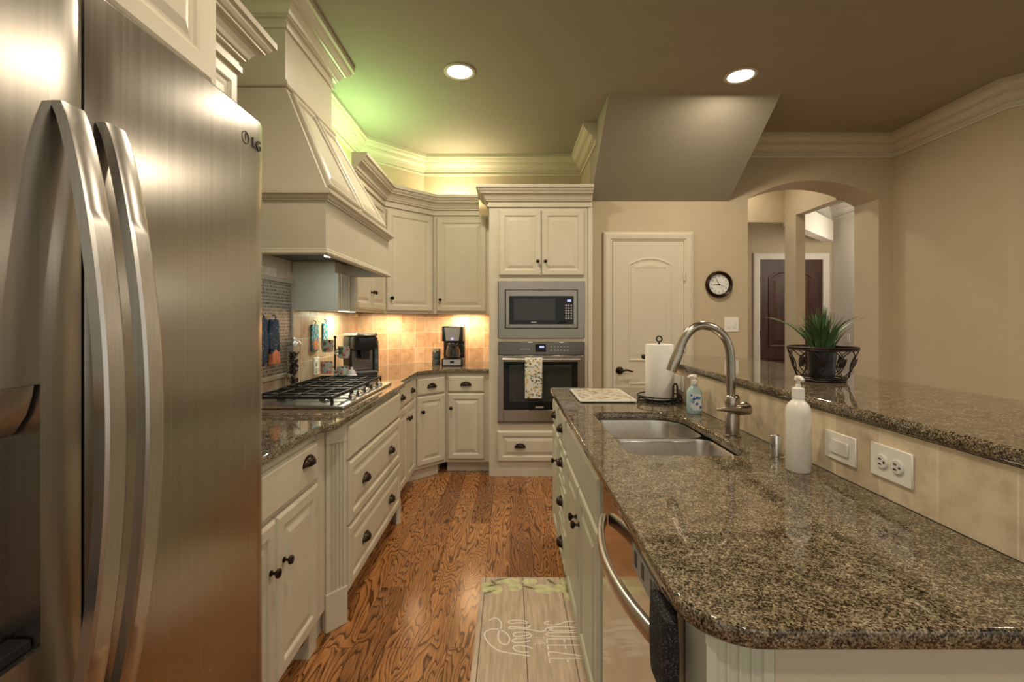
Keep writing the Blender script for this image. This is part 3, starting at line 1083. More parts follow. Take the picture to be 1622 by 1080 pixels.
# towel over the oven handle
m = M()
lp = []
for i in range(25):
    x = .125 + .145 * i / 24
    wv = .003 * math.sin(i * 1.1)
    ring = []
    pth = [(TY - .086 + wv, .680), (TY - .088 + wv, .80), (TY - .087 + wv * .6, .92), (TY - .0865, 1.000), (TY - .082, 1.014), (TY - .072, 1.0185), (TY - .062, 1.014), (TY - .0575, 1.0), (TY - .057, .92), (TY - .0565, .76),
           (TY - .0535, .76), (TY - .054, .92), (TY - .0545, 1.0), (TY - .060, 1.017), (TY - .072, 1.0225), (TY - .084, 1.017), (TY - .0895, 1.0), (TY - .090 + wv * .6, .92), (TY - .091 + wv, .80), (TY - .089 + wv, .680)]
    lp.append([(x + .004 * (1 - (z - .68) / .33) * math.sin(i), y, z) for y, z in pth])
m.loops(lp)
tag(m.build('dish_towel', TOWELP, None, 60), 'white dish towel printed with lemons and leaves, hanging on the oven handle', 'towel')

# ---------------------------------------------------------------- refrigerator
rf = thing('refrigerator', 'large stainless steel refrigerator with two long curved handles in the left foreground', 'refrigerator', (-.98, .67, 0))
M().box(-1.33, -.672, .188, 1.160, .03, 1.80, .004).build('cabinet_body', STEELD, rf)
M().box(-1.30, -.70, .20, 1.15, 0, .03).build('base', BLACK, rf)
def fdoor(y0, y1):
    n = 22
    pl = [(-.669, y0 + .004)]
    for k in range(n + 1):
        t = k / n
        y = y0 + (y1 - y0) * t
        u = abs(2 * t - 1)
        x = -.614 - .005 * u ** 2 - .006 * max(0, (u - .93) / .07) ** 2
        pl.append((x, y))
    pl.append((-.669, y1 - .004))
    return M().prism(pl, .06, 1.822, bev=.004)
dR = fdoor(.6765, 1.160).build('door', STEELV, rf, 50)
# left door: with dispenser opening (three pieces of one skin)
m = M()
def strip(y0, y1, z0, z1, full=(.190, .6715)):
    a, b = full
    n = max(2, int((y1 - y0) / .02))
    pl = [(-.669, y0)]
    for k in range(n + 1):
        y = y0 + (y1 - y0) * k / n
        u = abs(2 * (y - a) / (b - a) - 1)
        pl.append((-.614 - .005 * u ** 2 - .006 * max(0, (u - .93) / .07) ** 2, y))
    pl.append((-.669, y1))
    m.prism(pl, z0, z1)
strip(.190, .340, .06, 1.822)
strip(.605, .6715, .06, 1.822)
strip(.340, .605, 1.247, 1.822)
strip(.340, .605, .06, .90)
dL = m.build('door', STEELV, rf, 50)
m = M()
m.box(-.668, -.658, .340, .605, .90, 1.247)
m.build('dispenser_back', STEELD, dL)
m = M()
m.loops([[(-.620, y, 1.246), (-.622, y, 1.232), (-.630, y, 1.207), (-.645, y, 1.184), (-.657, y, 1.178), (-.657, y, 1.246)] for y in (.380, .40, .55, .600)])
m.build('dispenser_spout', STEELH, dL)
M().box(-.657, -.625, .342, .603, .9005, .915, .002).build('drip_tray', BLACK, dL)
def fhandle(parent, y0):
    # rectangular bar bowed outwards
    lp = []
    n = 44
    sec = [(1, .72), (1, -.72), (.72, -1), (-1, -1), (-1, 1), (.72, 1)]
    for k in range(n + 1):
        t = k / n
        z = .715 + .912 * t
        s_ = math.sin(PI * t)
        x = -.611 + .060 * s_ ** 0.75
        for_ = .018
        lp.append([(x + .0085 * a, y0 + for_ * b, z) for a, b in sec])
    h = M().loops(lp).build('handle', STEELH, parent, 25)
    return h
fhandle(dR, .707)
fhandle(dL, .638)
mt = Matrix.Translation((-.6163, 1.105, 1.757)) @ Matrix.Rotation(PI / 2, 4, 'Z') @ Matrix.Rotation(PI / 2, 4, 'X')
lg = M()
lg.text('LG', .034, mt @ Matrix.Translation((.016, 0, 0)), .001)
lg.tube([(-.6165, 1.073 + .014 * math.cos(a), 1.757 + .014 * math.sin(a)) for a in [2 * PI * k / 24 for k in range(24)]], .0014, 6, True)
lg.tube([(-.6165, 1.073, 1.766), (-.6165, 1.073, 1.751), (-.6185, 1.080, 1.751)], .0012, 6)
lg.build('logo', IRON, dR)

# ---------------------------------------------------------------- island
IX = .28
IR = -PI / 2
IG = 'island base cabinets'
t = thing('base_cabinet', 'pale greenish island cabinet with one drawer and door at the far end of the island', 'cabinet', (IX, 2.84, 0), IR, IG, False)
m = M().box(0, .355, 0, .60, .10, .883)
m.box(.0, .355, .07, .60, 0, .10)
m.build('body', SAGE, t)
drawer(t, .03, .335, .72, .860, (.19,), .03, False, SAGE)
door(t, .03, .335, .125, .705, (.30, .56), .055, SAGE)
t = thing('base_cabinet', 'pale greenish island cabinet with a stack of four drawers left of the sink doors', 'cabinet', (IX, 2.483, 0), IR, IG, False)
m = M().box(0, .33, 0, .60, .10, .883)
m.box(.0, .33, .07, .60, 0, .10)
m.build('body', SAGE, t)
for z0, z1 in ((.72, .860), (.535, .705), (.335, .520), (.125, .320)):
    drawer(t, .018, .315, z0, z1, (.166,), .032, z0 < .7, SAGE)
t = thing('base_cabinet', 'pale greenish island sink cabinet with two tall doors under the sink', 'cabinet', (IX, 2.151, 0), IR, IG, False)
m = M().box(0, .795, 0, .02, .10, .883)
m.box(0, .795, .58, .60, .10, .883)
m.box(0, .018, .02, .58, .10, .883)
m.box(.777, .795, .02, .58, .10, .883)
m.box(0.018, .777, .02, .58, .10, .13)
m.box(.0, .795, .07, .60, 0, .0995)
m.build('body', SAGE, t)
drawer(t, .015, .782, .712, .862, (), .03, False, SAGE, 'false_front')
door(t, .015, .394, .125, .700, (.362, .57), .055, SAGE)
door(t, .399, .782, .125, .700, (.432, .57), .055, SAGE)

dw = thing('dishwasher', 'stainless steel dishwasher with a bowed handle at the near end of the island', 'dishwasher', (.55, 1.04, 0))
M().box(.30, .86, .748, 1.345, .012, .868).build('body', STEELD, dw)
M().box(.345, .86, .75, 1.343, 0, .011).build('base', BLACK, dw)
m = M().box(.268, .299, .748, 1.345, .10, .872, .003)
dd = m.build('door', steel('dishwasher_steel', (.58, .52, .45), .10, (260, 3, 260), .06), dw)
lp = []
for k in range(31):
    t_ = k / 30
    y = .775 + .49 * t_
    x = .258 - .042 * math.sin(PI * t_) ** .8
    lp.append([(x + .009 * math.copysign(abs(math.cos(a)) ** .5, math.cos(a)), y, .785 + .017 * math.copysign(abs(math.sin(a)) ** .5, math.sin(a))) for a in [2 * PI * q / 16 for q in range(16)]])
M().loops(lp).build('handle', STEELH, dd, 50)
m = M().box(.2655, .2679, .825, 1.00, .800, .850, .0005)
cpn = m.build('control_panel', GREY, dd)
for y0, y1, z0, z1 in ((.965, .982, .812, .842), (.915, .932, .812, .842), (.860, .872, .806, .842), (.83, .852, .802, .848)):
    M().box(.2645, .2654, y0, y1, z0, z1).build('button', BLACK, cpn)
# foam pad over the near end of the handle
m = M()
lp = []
for k in range(9):
    z = .738 + .124 * k / 8
    g = .90 + .1 * math.sin(PI * k / 8)
    lp.append([(.252 + .028 * g * math.copysign(abs(math.cos(a)) ** .7, math.cos(a)) * .5, .757 + .052 * g * math.copysign(abs(math.sin(a)) ** .6, math.sin(a)), z + .0) for a in [2 * PI * q / 20 for q in range(20)]])
m.loops(lp)
tag(m.build('handle_cover', FELT, None, 60), 'black speckled foam pad on the near end of the dishwasher handle', 'pad')

# island end and raised bar wall
t = thing('end_panel', 'cream panelled end of the island with a fluted corner, at the bottom right', 'cabinet panel', (.62, .70, 0))
M().box(.384, 1.04, .668, .690, 0, .883).build('panel', CREAM, t)
m = M()
fl = M()
fluted(fl, 0, .098, 0, .12, .868, 4)
for v in fl.bm.verts:
    v.co = (.283 + v.co.x, .664 + v.co.y, v.co.z)
me = bpy.data.meshes.new('tmp')
fl.bm.to_mesh(me)
m.bm.from_mesh(me)
bpy.data.meshes.remove(me)
m.box(.283, .381, .684, .744, 0, .883)
m.box(.280, .383, .660, .684, 0, .12, .002)
m.box(.280, .383, .660, .684, .868, .883)
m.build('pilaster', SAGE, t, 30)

wi = struct(M().box(.89, 1.04, .692, 2.75, 0, 1.076).build('wall_island', WALL))
splash(wi, (.89, 2.75), (.89, .692), .9145, 1.075, mat=TILE2)
M().box(.8825, .8895, .692, 2.75, .9142, .919).build('caulk_line', TRIMP, wi)

# island counter with the sink opening
def rrect(x0, x1, y0, y1, rs, n=8):
    """rounded rectangle, radii for (x0y0, x1y0, x1y1, x0y1)"""
    out = []
    for (cx, cy, a0), r in zip(((x0, y0, PI), (x1, y0, 1.5 * PI), (x1, y1, 0), (x0, y1, .5 * PI)), rs):
        sx = 1 if cx == x0 else -1
        sy = 1 if cy == y0 else -1
        ox, oy = cx + sx * r, cy + sy * r
        for k in range(n + 1):
            a = a0 + PI / 2 * k / n
            out.append((ox + r * math.cos(a), oy + r * math.sin(a)))
    return out
def ray_hit(P, c, a):
    d = Vector((math.cos(a), math.sin(a)))
    best = None
    for i in range(len(P)):
        p, q = Vector(P[i]) - c, Vector(P[(i + 1) % len(P)]) - c
        e = q - p
        den = d.x * e.y - d.y * e.x
        if abs(den) < 1e-12:
            continue
        t_ = (p.x * e.y - p.y * e.x) / den
        u = (p.x * d.y - p.y * d.x) / den
        if t_ > 0 and -1e-6 <= u <= 1 + 1e-6 and (best is None or t_ > best):
            best = t_
    return (c.x + d.x * best, c.y + d.y * best)
def holed_slab(m, outer, hole, z0, z1, bev=.005):
    c = Vector((sum(p[0] for p in hole) / len(hole), sum(p[1] for p in hole) / len(hole)))
    an = sorted({round(math.atan2(p[1] - c.y, p[0] - c.x), 5) for p in outer + hole})
    o_ = [ray_hit(outer, c, a) for a in an]
    oi = [ray_hit(inset_poly(outer, bev), c, a) for a in an]
    h_ = [ray_hit(hole, c, a) for a in an]
    hi = [ray_hit(inset_poly(hole, -bev * .6), c, a) for a in an]
    Z = lambda P, z: [(x, y, z) for x, y in P]
    m.loops([Z(oi, z0), Z(o_, z0 + bev), Z(o_, z1 - bev), Z([((a[0] + b[0]) / 2 * .3 + b[0] * .0 + a[0] * .7 - (a[0]) * .0 if False else (a[0] * .7 + b[0] * .3), a[1] * .7 + b[1] * .3) for a, b in zip(o_, oi)], z1 - bev * .3), Z(oi, z1), Z(hi, z1), Z(h_, z1 - bev * .6), Z(h_, z0)], False, False, wrap=True)
    return m
outer = rrect(.25, .8815, .62, 2.885, (.10, .004, .004, .03), 10)
hole = rrect(.372, .757, 1.425, 2.10, (.05, .05, .13, .05), 8)
tag(holed_slab(M(), outer, hole, .884, .914).build('countertop', GRANITE, None, 50, flatz=True), 'brown granite island countertop with the sink cut into it', 'countertop', 'granite countertops')
bar = [(.87, .62), (1.42, .62), (1.42, 2.50)]
for k in range(1, 24):
    a = PI * k / 24
    bar.append((1.145 + .275 * math.cos(a), 2.50 + .42 * math.sin(a)))
bar.append((.87, 2.50))
tag(M().prism(bar, 1.0775, 1.11, bev=.009, seg=4).build('bar_top', GRANITE, None, 50, flatz=True), 'raised brown granite bar top with rounded far end, above the tiled island wall', 'countertop', 'granite countertops')

# sink
sk = thing('sink', 'double bowl stainless steel undermount sink in the island countertop', 'sink', (.565, 1.76, .69))
def bowl(x0, x1, y0, y1, zb, rs):
    m = M()
    P = rrect(x0, x1, y0, y1, rs, 8)
    lp = []
    for d, z in ((.028, zb - .004), (.006, zb + .02), (-.003, .874), (-.003, .8785), (0, .8785), (.004, .866), (.010, zb + .05), (.018, zb + .022), (.034, zb + .006), (.06, zb)):
        lp.append([(u, v, z) for u, v in inset_poly(P, d)])
    return m.loops(lp)
b1 = bowl(.376, .753, 1.782, 2.096, .70, (.05, .05, .12, .05)).build('bowl', SINKS, sk, 60)
b2 = bowl(.376, .753, 1.429, 1.758, .74, (.05, .05, .05, .05)).build('bowl', SINKS, sk, 60)
for b, y, z in ((b1, 1.95, .7005), (b2, 1.60, .7405)):
    M().lathe([(.044, 0), (.042, .003), (.030, .003), (.022, .001)], (.57, y, z), 24).build('drain', STEELD, b)
M().box(.40, .735, 1.754, 1.786, .862, .872, .003).build('divider', SINKS, sk)

# faucet
fc = thing('faucet', 'tall brushed nickel gooseneck kitchen faucet behind the sink', 'faucet', (.80, 1.66, .914))
m = M()
m.lathe([(.029, 0), (.029, .006), (.0245, .009), (.0245, .085), (.0225, .088), (.0225, .112), (.0255, .115), (.0255, .142), (.021, .148), (.0155, .150)], (.80, 1.66, .9142), 28)
m.build('base', NICKEL, fc)
FS = [(.795, 1.06), (.795, 1.16), (.791, 1.222), (.772, 1.272), (.735, 1.303), (.695, 1.313), (.660, 1.303), (.632, 1.274), (.614, 1.237)]
def smooth_pts(P, n=6):
    out = []
    V = [Vector(p) for p in P]
    for i in range(len(V) - 1):
        p0, p1, p2, p3 = V[max(0, i - 1)], V[i], V[i + 1], V[min(len(V) - 1, i + 2)]
        for k in range(n):
            t = k / n
            out.append(.5 * ((2 * p1) + (p2 - p0) * t + (2 * p0 - 5 * p1 + 4 * p2 - p3) * t * t + (3 * p1 - p0 - 3 * p2 + p3) * t ** 3))
    out.append(V[-1])
    return out
m = M().tube([(p.x, 1.66, p.y) for p in smooth_pts([Vector((a, b)) for a, b in FS])], .0152, 16)
m.build('neck', NICKEL, fc, 60)
m = M().tube([(.6145, 1.66, 1.238), (.607, 1.66, 1.218), (.604, 1.66, 1.210), (.590, 1.66, 1.175), (.580, 1.66, 1.148)], [.0155, .0165, .018, .019, .0185], 16)
m.build('spray_head', NICKEL, fc)
m = M()
m.tube([(.822, 1.66, 1.012), (.835, 1.66, 1.013), (.852, 1.66, 1.015), (.860, 1.66, 1.015)], [.021, .024, .024, .018], 18)
m.tube([(.845, 1.632, 1.016), (.80, 1.622, 1.019), (.765, 1.618, 1.018), (.725, 1.616, 1.019)], [.019, .014, .009, .004], 12)
m.build('handle', NICKEL, fc)
m = M()
m.lathe([(.022, 0), (.022, .006), (.0185, .008), (.0185, .064), (.0165, .070), (.009, .072)], (.81, 1.40, .9142), 24)
tag(m.build('air_gap', CHROME), 'short chrome air gap cylinder on the counter beside the white pump bottle', 'air gap')

bt = thing('soap_bottle', 'tall white pump bottle standing in front of the island backsplash', 'bottle', (.80, 1.28, .914))
M().lathe([(.028, 0), (.0315, .004), (.0315, .160), (.0305, .172), (.026, .184), (.019, .192), (.0145, .197), (.0145, .202)], (.80, 1.28, .9142), 32).build('body', WHITE, bt, 50)
m = M().lathe([(.0155, .0), (.0155, .026), (.012, .029), (.007, .030), (.007, .036), (.005, .037), (.005, .052)], (.80, 1.28, 1.1165), 24)
m.tube([(.80, 1.28, 1.172), (.796, 1.268, 1.173), (.792, 1.250, 1.172), (.790, 1.243, 1.168)], [.007, .0065, .005, .004], 10)
m.lathe([(.007, .046), (.010, .050), (.009, .058), (.005, .061)], (.80, 1.28, 1.1165), 16)
m.build('pump', GREY if False else WHITE, bt)

sb = thing('soap_bottle', 'small clear blue hand soap bottle with a printed label beside the faucet', 'bottle', (.83, 2.07, .914))
m = M()
prof = [(0, .80), (.006, 1.0), (.09, 1.0), (.105, .92), (.118, .6), (.124, .42), (.130, .40)]
m.loops([[(.827 + .034 * w * math.copysign(abs(math.cos(a)) ** .8, math.cos(a)), 2.07 + .021 * w * math.sin(a), .9142 + h) for a in [2 * PI * k / 24 for k in range(24)]] for h, w in prof])
m.build('body', BOTTLEGLASS, sb, 50)
m = M()
m.box(.803, .851, 2.0475, 2.049, .930, 1.005, .0005)
lb = m.build('label', splotch('soap_label', (.74, .80, .82), [(.06, .10, .42), (.30, .55, .62), (.10, .35, .50)], 70, .5, .4), sb)
m = M().lathe([(.0145, 0), (.0145, .018), (.006, .020), (.006, .030), (.012, .032), (.011, .044)], (.827, 2.07, 1.0445), 16)
m.tube([(.827, 2.07, 1.081), (.805, 2.062, 1.082), (.793, 2.058, 1.077)], [.007, .006, .004], 8)
m.build('pump', WHITE, sb)

pt = thing('paper_towel_holder', 'black wire paper towel holder on the island counter', 'holder', (.77, 2.38, .914))
px, py = .77, 2.38
m = M()
m.tube([(px + .108 * math.cos(a), py + .108 * math.sin(a), .921) for a in [2 * PI * k / 40 for k in range(40)]], .004, 8, True)
m.tube([(px + .108 * math.cos(a), py + .108 * math.sin(a), .947) for a in [2 * PI * k / 40 for k in range(40)]], .0035, 8, True)
for k in range(8):
    a = 2 * PI * k / 8 + .2
    m.tube([(px + .108 * math.cos(a), py + .108 * math.sin(a), .921), (px + .114 * math.cos(a), py + .114 * math.sin(a), .934), (px + .108 * math.cos(a), py + .108 * math.sin(a), .947)], .003, 6)
for k in range(4):
    a = PI * k / 4
    m.tube([(px - .106 * math.cos(a), py - .106 * math.sin(a), .921), (px + .106 * math.cos(a), py + .106 * math.sin(a), .921)], .003, 6)
m.lathe([(.066, .004), (.070, .008), (.070, .012), (.02, .013)], (px, py, .914), 24)
m.build('base', IRON, pt)
m = M().tube([(px, py, .922), (px, py, 1.225)], .005, 8)
m.tube([(px + .014 * math.sin(a), py, 1.236 - .014 * math.cos(a)) for a in [2 * PI * k / 20 for k in range(20)]], .004, 8, True)
m.build('post', IRON, pt)
m = M()
m.tube([(px + .040, py - .092, .925), (px + .040, py - .092, 1.005), (px + .046, py - .092, 1.018), (px + .054, py - .092, 1.018), (px + .060, py - .092, 1.005), (px + .060, py - .092, .925)], .0045, 8)
m.tube([(px - .038, py + .092, .925), (px - .038, py + .092, 1.12), (px - .046, py + .092, 1.13)], .004, 8)
m.ell((px - .053, py + .092, 1.137), (.014, .014, .014), 12, 8)
m.build('tension_arm', IRON, pt)
m = M()
n = 48
m.loops([[(px + r * math.cos(2 * PI * k / n), py + r * math.sin(2 * PI * k / n), z) for k in range(n)] for r, z in ((.021, .930), (.068, .930), (.070, .933), (.070, 1.206), (.068, 1.209), (.021, 1.209))], False, False, wrap=True)
tag(m.build('paper_towel_roll', PAPER, None, 50), 'white paper towel roll standing on the wire holder', 'paper towels')

# cutting board
m = M().prism(rrect(.353, .648, 2.33, 2.75, (.02, .02, .02, .02), 5), .9185, .9265, bev=.002)
cb = thing('cutting_board', 'pale glass cutting board with a printed leaf design at the far end of the island', 'cutting board', (.50, 2.54, .914))
m.build('board', CERAMIC, cb)
M().prism(rrect(.368, .633, 2.345, 2.735, (.012, .012, .012, .012), 4), .9266, .9271).build('print', BOARDP, cb)
m = M()
for x in (.375, .625):
    for y in (2.352, 2.728):
        m.lathe([(.009, 0), (.009, .004)], (x, y, .9143), 12)
m.build('feet', BLACK, cb)

# plates on the island wall
def plate(name, label, cat, y0, y1, z0, z1, group='wall plates'):
    t = thing(name, label, cat, (.882, (y0 + y1) / 2, (z0 + z1) / 2), 0, group)
    M().box(.8765, .8818, y0, y1, z0, z1, .002).build('plate', WHITE, t)
    return t
t = plate('light_switch', 'white rocker switch plate on the island tile, right of the white bottle', 'switch', 1.170, 1.285, .955, 1.030)
M().box(.8725, .8763, 1.192, 1.262, .974, 1.010, .0015).build('rocker', CERAMIC, t)
t = plate('outlet', 'white double outlet plate on the island tile nearest the camera', 'outlet', 1.005, 1.122, .960, 1.038)
for y in (1.042, 1.085):
    m = M().lathe([(.0165, 0), (.0165, -.003), (.0145, -.004)], (.8763, y, .999), 24, 'x')
    r_ = m.build('receptacle', CERAMIC, t)
    m = M()
    for dz in (-.006, .006):
        m.box(.8712, .8722, y - .001, y + .007, .999 + dz - .0015, .999 + dz + .0015)
    m.lathe([(.0028, 0), (.0028, -.001)], (.8722, y - .009, .999), 10, 'x')
    m.build('slots', BLACK, r_)
t = plate('outlet', 'white outlet with a boxy white plug-in, on the island tile behind the blue soap bottle', 'outlet', 2.335, 2.455, .968, 1.048)
M().box(.835, .8762, 2.36, 2.43, .975, 1.043, .006, 2).build('plug_in', WHITE, t)

# plant in a wire basket
bx, by = 1.150, 1.70
bk = thing('wire_basket', 'brown wire basket with scrolls and leaves on the bar top, around the potted plant', 'basket', (bx, by, 1.11))
circ = lambda r, z, n=40: [(bx + r * math.cos(2 * PI * k / n), by + r * math.sin(2 * PI * k / n), z) for k in range(n)]
m = M()
m.tube(circ(.110, 1.233), .004, 8, True)
m.tube(circ(.110, 1.226), .003, 8, True)
m.build('rim', WIRE, bk)
m = M()
m.tube(circ(.072, 1.1145), .004, 8, True)
m.tube(circ(.075, 1.122), .003, 8, True)
for k in range(3):
    a = PI * k / 3
    m.tube([(bx - .072 * math.cos(a), by - .072 * math.sin(a), 1.1145), (bx + .072 * math.cos(a), by + .072 * math.sin(a), 1.1145)], .003, 6)
m.build('base_ring', WIRE, bk)
N_ = 10
for k in range(N_):
    m = M()
    for sg in (-1, 1):
        pts = []
        for q in range(13):
            u = q / 12
            a = 2 * PI * (k + .5 * sg * 1.6 * math.sin(PI * u) * (1 - .2 * u)) / N_
            r = .075 + .035 * u ** 0.7
            pts.append((bx + r * math.cos(a), by + r * math.sin(a), 1.120 + .108 * u))
        m.tube(pts, .0018, 6)
    m.build('scroll', WIRE, bk)
for k in range(N_):
    a0 = 2 * PI * (k + .5) / N_
    m = M()
    for sgn in (-1, 1):
        base = Vector((bx + .099 * math.cos(a0), by + .099 * math.sin(a0), 1.175))
        tdir = Vector((-math.sin(a0), math.cos(a0), 0)) * sgn * .55 + Vector((math.cos(a0) * .25, math.sin(a0) * .25, .8))
        tdir.normalize()
        side = tdir.cross(Vector((math.cos(a0), math.sin(a0), 0))).normalized()
        nrm = side.cross(tdir)
        if sgn == 1:
            lp = []
            for u in range(7):
                w = .011 * math.sin(PI * (u / 6) ** .8) + .0006
                c_ = base + tdir * (.040 * u / 6 - .012)
                lp.append([tuple(c_ + side * w * math.cos(q) + nrm * .0016 * math.sin(q)) for q in [2 * PI * z_ / 8 for z_ in range(8)]])
            m.loops(lp)
    m.build('leaf', WIRE, bk)
pl = thing('potted_plant', 'spiky green grass plant in a black pot standing inside the wire basket', 'plant', (bx, by, 1.12))
m = M()
m.lathe([(.040, .009), (.046, .106), (.048, .107), (.048, .113), (.043, .113), (.041, .100), (.010, .098)], (bx, by, 1.11), 28)
m.build('pot', BLACK, pl, 50)
m = M()
rnd = random.Random(5)
for k in range(125):
    a = rnd.uniform(0, 2 * PI)
    lean = rnd.uniform(.02, .75) ** 1.0
    ln = rnd.uniform(.11, .195)
    if k % 15 == 0:
        lean, ln = 1.0, .235
    r0 = rnd.uniform(0, .035)
    b0 = Vector((bx + r0 * math.cos(a), by + r0 * math.sin(a), 1.207))
    dr = Vector((math.cos(a), math.sin(a), 0))
    sd = Vector((-math.sin(a), math.cos(a), 0))
    wd = rnd.uniform(.0035, .0065)
    lp = []
    for q in range(7):
        u = q / 6
        c_ = b0 + dr * (lean * ln * (u ** 1.3)) * .75 + Vector((0, 0, ln * (u - .42 * lean * u * u)))
        w = wd * (1 - u ** 2.2) + .0003
        lp.append([tuple(c_ + sd * w), tuple(c_ + dr * .0008 + Vector((0, 0, .0008))), tuple(c_ - sd * w), tuple(c_ - dr * .0008 - Vector((0, 0, .0008)))])
    m.loops(lp)
m.build('foliage', LEAF, pl)

# ---------------------------------------------------------------- kitchen mat
km = thing('kitchen_mat', 'printed kitchen mat with lemons and white lettering on the floor beside the island', 'mat', (.083, 1.996, 0))
M().prism(rrect(-.148, .315, 1.615, 2.377, (.008, .008, .008, .008), 4), .0008, .009, bev=.003).build('mat', MATPRINT, km)
ZI = .0093
def ribbon(m, P, w, closed=False, z=ZI):
    V = [Vector(p) for p in P]
    n = len(V)
    A, B = [], []
    for i in range(n):
        t_ = (V[min(n - 1, i + 1)] - V[max(0, i - 1)])
        if t_.length < 1e-9:
            t_ = Vector((1, 0))
        t_.normalize()
        q = Vector((-t_.y, t_.x)) * w / 2
        A.append((V[i].x + q.x, V[i].y + q.y, z))
        B.append((V[i].x - q.x, V[i].y - q.y, z))
    va = [m.bm.verts.new(p) for p in A]
    vb = [m.bm.verts.new(p) for p in B]
    for i in range(n - 1):
        try:
            m.bm.faces.new((va[i], va[i + 1], vb[i + 1], vb[i]))
        except ValueError:
            pass
GL = {'S': [[(.95, .86), (.75, 1), (.3, 1), (.1, .85), (.25, .62), (.7, .42), (.92, .2), (.7, .02), (.3, 0), (.05, .14)]],
      'Q': [[(.5 + .45 * math.cos(a), .5 + .5 * math.sin(a)) for a in [PI / 2 + 2 * PI * k / 16 for k in range(17)]], [(.45, .22), (.75, .02), (1.25, -.20)]],
      'U': [[(.05, 1), (.05, .25), (.25, .02), (.6, .02), (.85, .25), (.9, 1)]],
      'E': [[(.95, 1), (.1, 1)], [(.1, 1), (.1, 0)], [(.1, 0), (.95, 0)], [(.1, .5), (.75, .5)]],
      'Z': [[(.05, 1), (.95, 1)], [(.95, 1), (.05, 0)], [(.05, 0), (.98, 0)]],
      'T': [[(0, 1), (1, 1)], [(.5, 1), (.5, 0)]], 'H': [[(.1, 1), (.1, 0)], [(.9, 1), (.9, 0)], [(.1, .5), (.9, .5)]]}
def write(m, word, v0, v1, y0, y1, w):
    n = len(word)
    cw = (y0 - y1) / n
    for i, ch in enumerate(word):
        for st in GL[ch]:
            P = [Vector((v0 + (v1 - v0) * v, y0 - cw * (i + .08 + .80 * u))) for u, v in st]
            if len(P) > 3:
                P = smooth_pts(P, 4)
            ribbon(m, P, w)
m = M()
write(m, 'SQUEEZE', .152, .297, 2.032, 1.772, .0058)
m.build('lettering', INK, km, smooth=False)
m = M()
write(m, 'THE', .103, .142, 1.930, 1.872, .0028)
m.build('lettering', INK, km, smooth=False)
m = M()
for P in ([(0.0805, 2.0021), (0.0716, 2.0241), (0.0425, 2.0331), (0.0033, 2.0316), (-0.0074, 2.0219), (0.0033, 2.0116), (0.0373, 2.0175), (0.0711, 2.0116), (0.086, 1.997), (0.075, 1.9848), (0.0463, 1.9863), (0.0032, 1.9898), (-0.0025, 1.9791), (0.0366, 1.9791), (0.084, 1.9721), (0.1283, 1.9594)],
          [(0.0875, 1.9436), (0.0738, 1.9525), (0.0409, 1.956), (0.0173, 1.9491), (0.0143, 1.9354), (0.031, 1.9286), (0.0638, 1.9354), (0.085, 1.9408), (0.0877, 1.9286), (0.0679, 1.9192), (0.0355, 1.9179), (0.0123, 1.9099), (0.0104, 1.8988), (0.0304, 1.8923), (0.0717, 1.8988), (0.0834, 1.9033)],
          [(0.0881, 1.8572), (0.0751, 1.8679), (0.0392, 1.8762), (0.0166, 1.8711), (0.0129, 1.8604), (0.0252, 1.846), (0.0517, 1.8374), (0.0739, 1.8387)],
          [(0.0774, 1.8175), (0.0513, 1.8217), (0.0118, 1.8295), (-0.0415, 1.8448), (-0.0832, 1.8826), (-0.1061, 1.9286), (-0.1031, 1.9594), (-0.0778, 1.9756), (-0.0443, 1.9714), (-0.0133, 1.9456), (-0.0015, 1.9119), (-0.0106, 1.8858), (-0.0264, 1.8813), (-0.0451, 1.902), (-0.0505, 1.9354), (-0.0443, 1.9699), (-0.0377, 1.9985), (-0.0457, 2.0316), (-0.0658, 2.0489), (-0.0875, 2.0368), (-0.0907, 2.0316)]):
    ribbon(m, smooth_pts([Vector(p) for p in P], 5), .0062)
m.build('lettering', INK, km, smooth=False)
def blob(name, mat, cx, cy, rx, ry, rot, tip=.0):
    m = M()
    P = []
    for k in range(20):
        a = 2 * PI * k / 20
        r = 1 + tip * max(0, math.cos(a)) ** 6
        u, v = rx * r * math.cos(a), ry * math.sin(a) * (1 - .3 * tip * abs(math.cos(a)))
        P.append((cx + u * math.cos(rot) - v * math.sin(rot), cy + u * math.sin(rot) + v * math.cos(rot), ZI + rnd.uniform(0, .0002)))
    m.bm.faces.new([m.bm.verts.new(p) for p in P])
    m.build(name, mat, km, smooth=False)
for cx, cy, rx, ry, ro in ((-.119, 2.285, .026, .042, .2), (-.068, 2.262, .030, .036, .4), (-.010, 2.338, .055, .026, .1), (.022, 2.286, .036, .036, 0), (.098, 2.335, .036, .026, .1), (.165, 2.270, .050, .040, -.2), (.247, 2.275, .036, .036, .3), (.275, 2.335, .030, .024, 0), (.283, 2.21, .022, .036, .2)):
    blob('lemon_print', LEMON, cx, cy, rx, ry, ro, .15)
for cx, cy, rx, ry, ro in ((-.085, 2.328, .022, .008, -1.0), (-.090, 2.300, .030, .007, .3), (.090, 2.285, .028, .009, -.4), (.205, 2.335, .026, .009, -.9), (-.105, 2.245, .028, .007, .5), (-.052, 2.352, .03, .006, .3)):
    blob('leaf_print', LEAFINK, cx, cy, rx, ry, ro, .6)

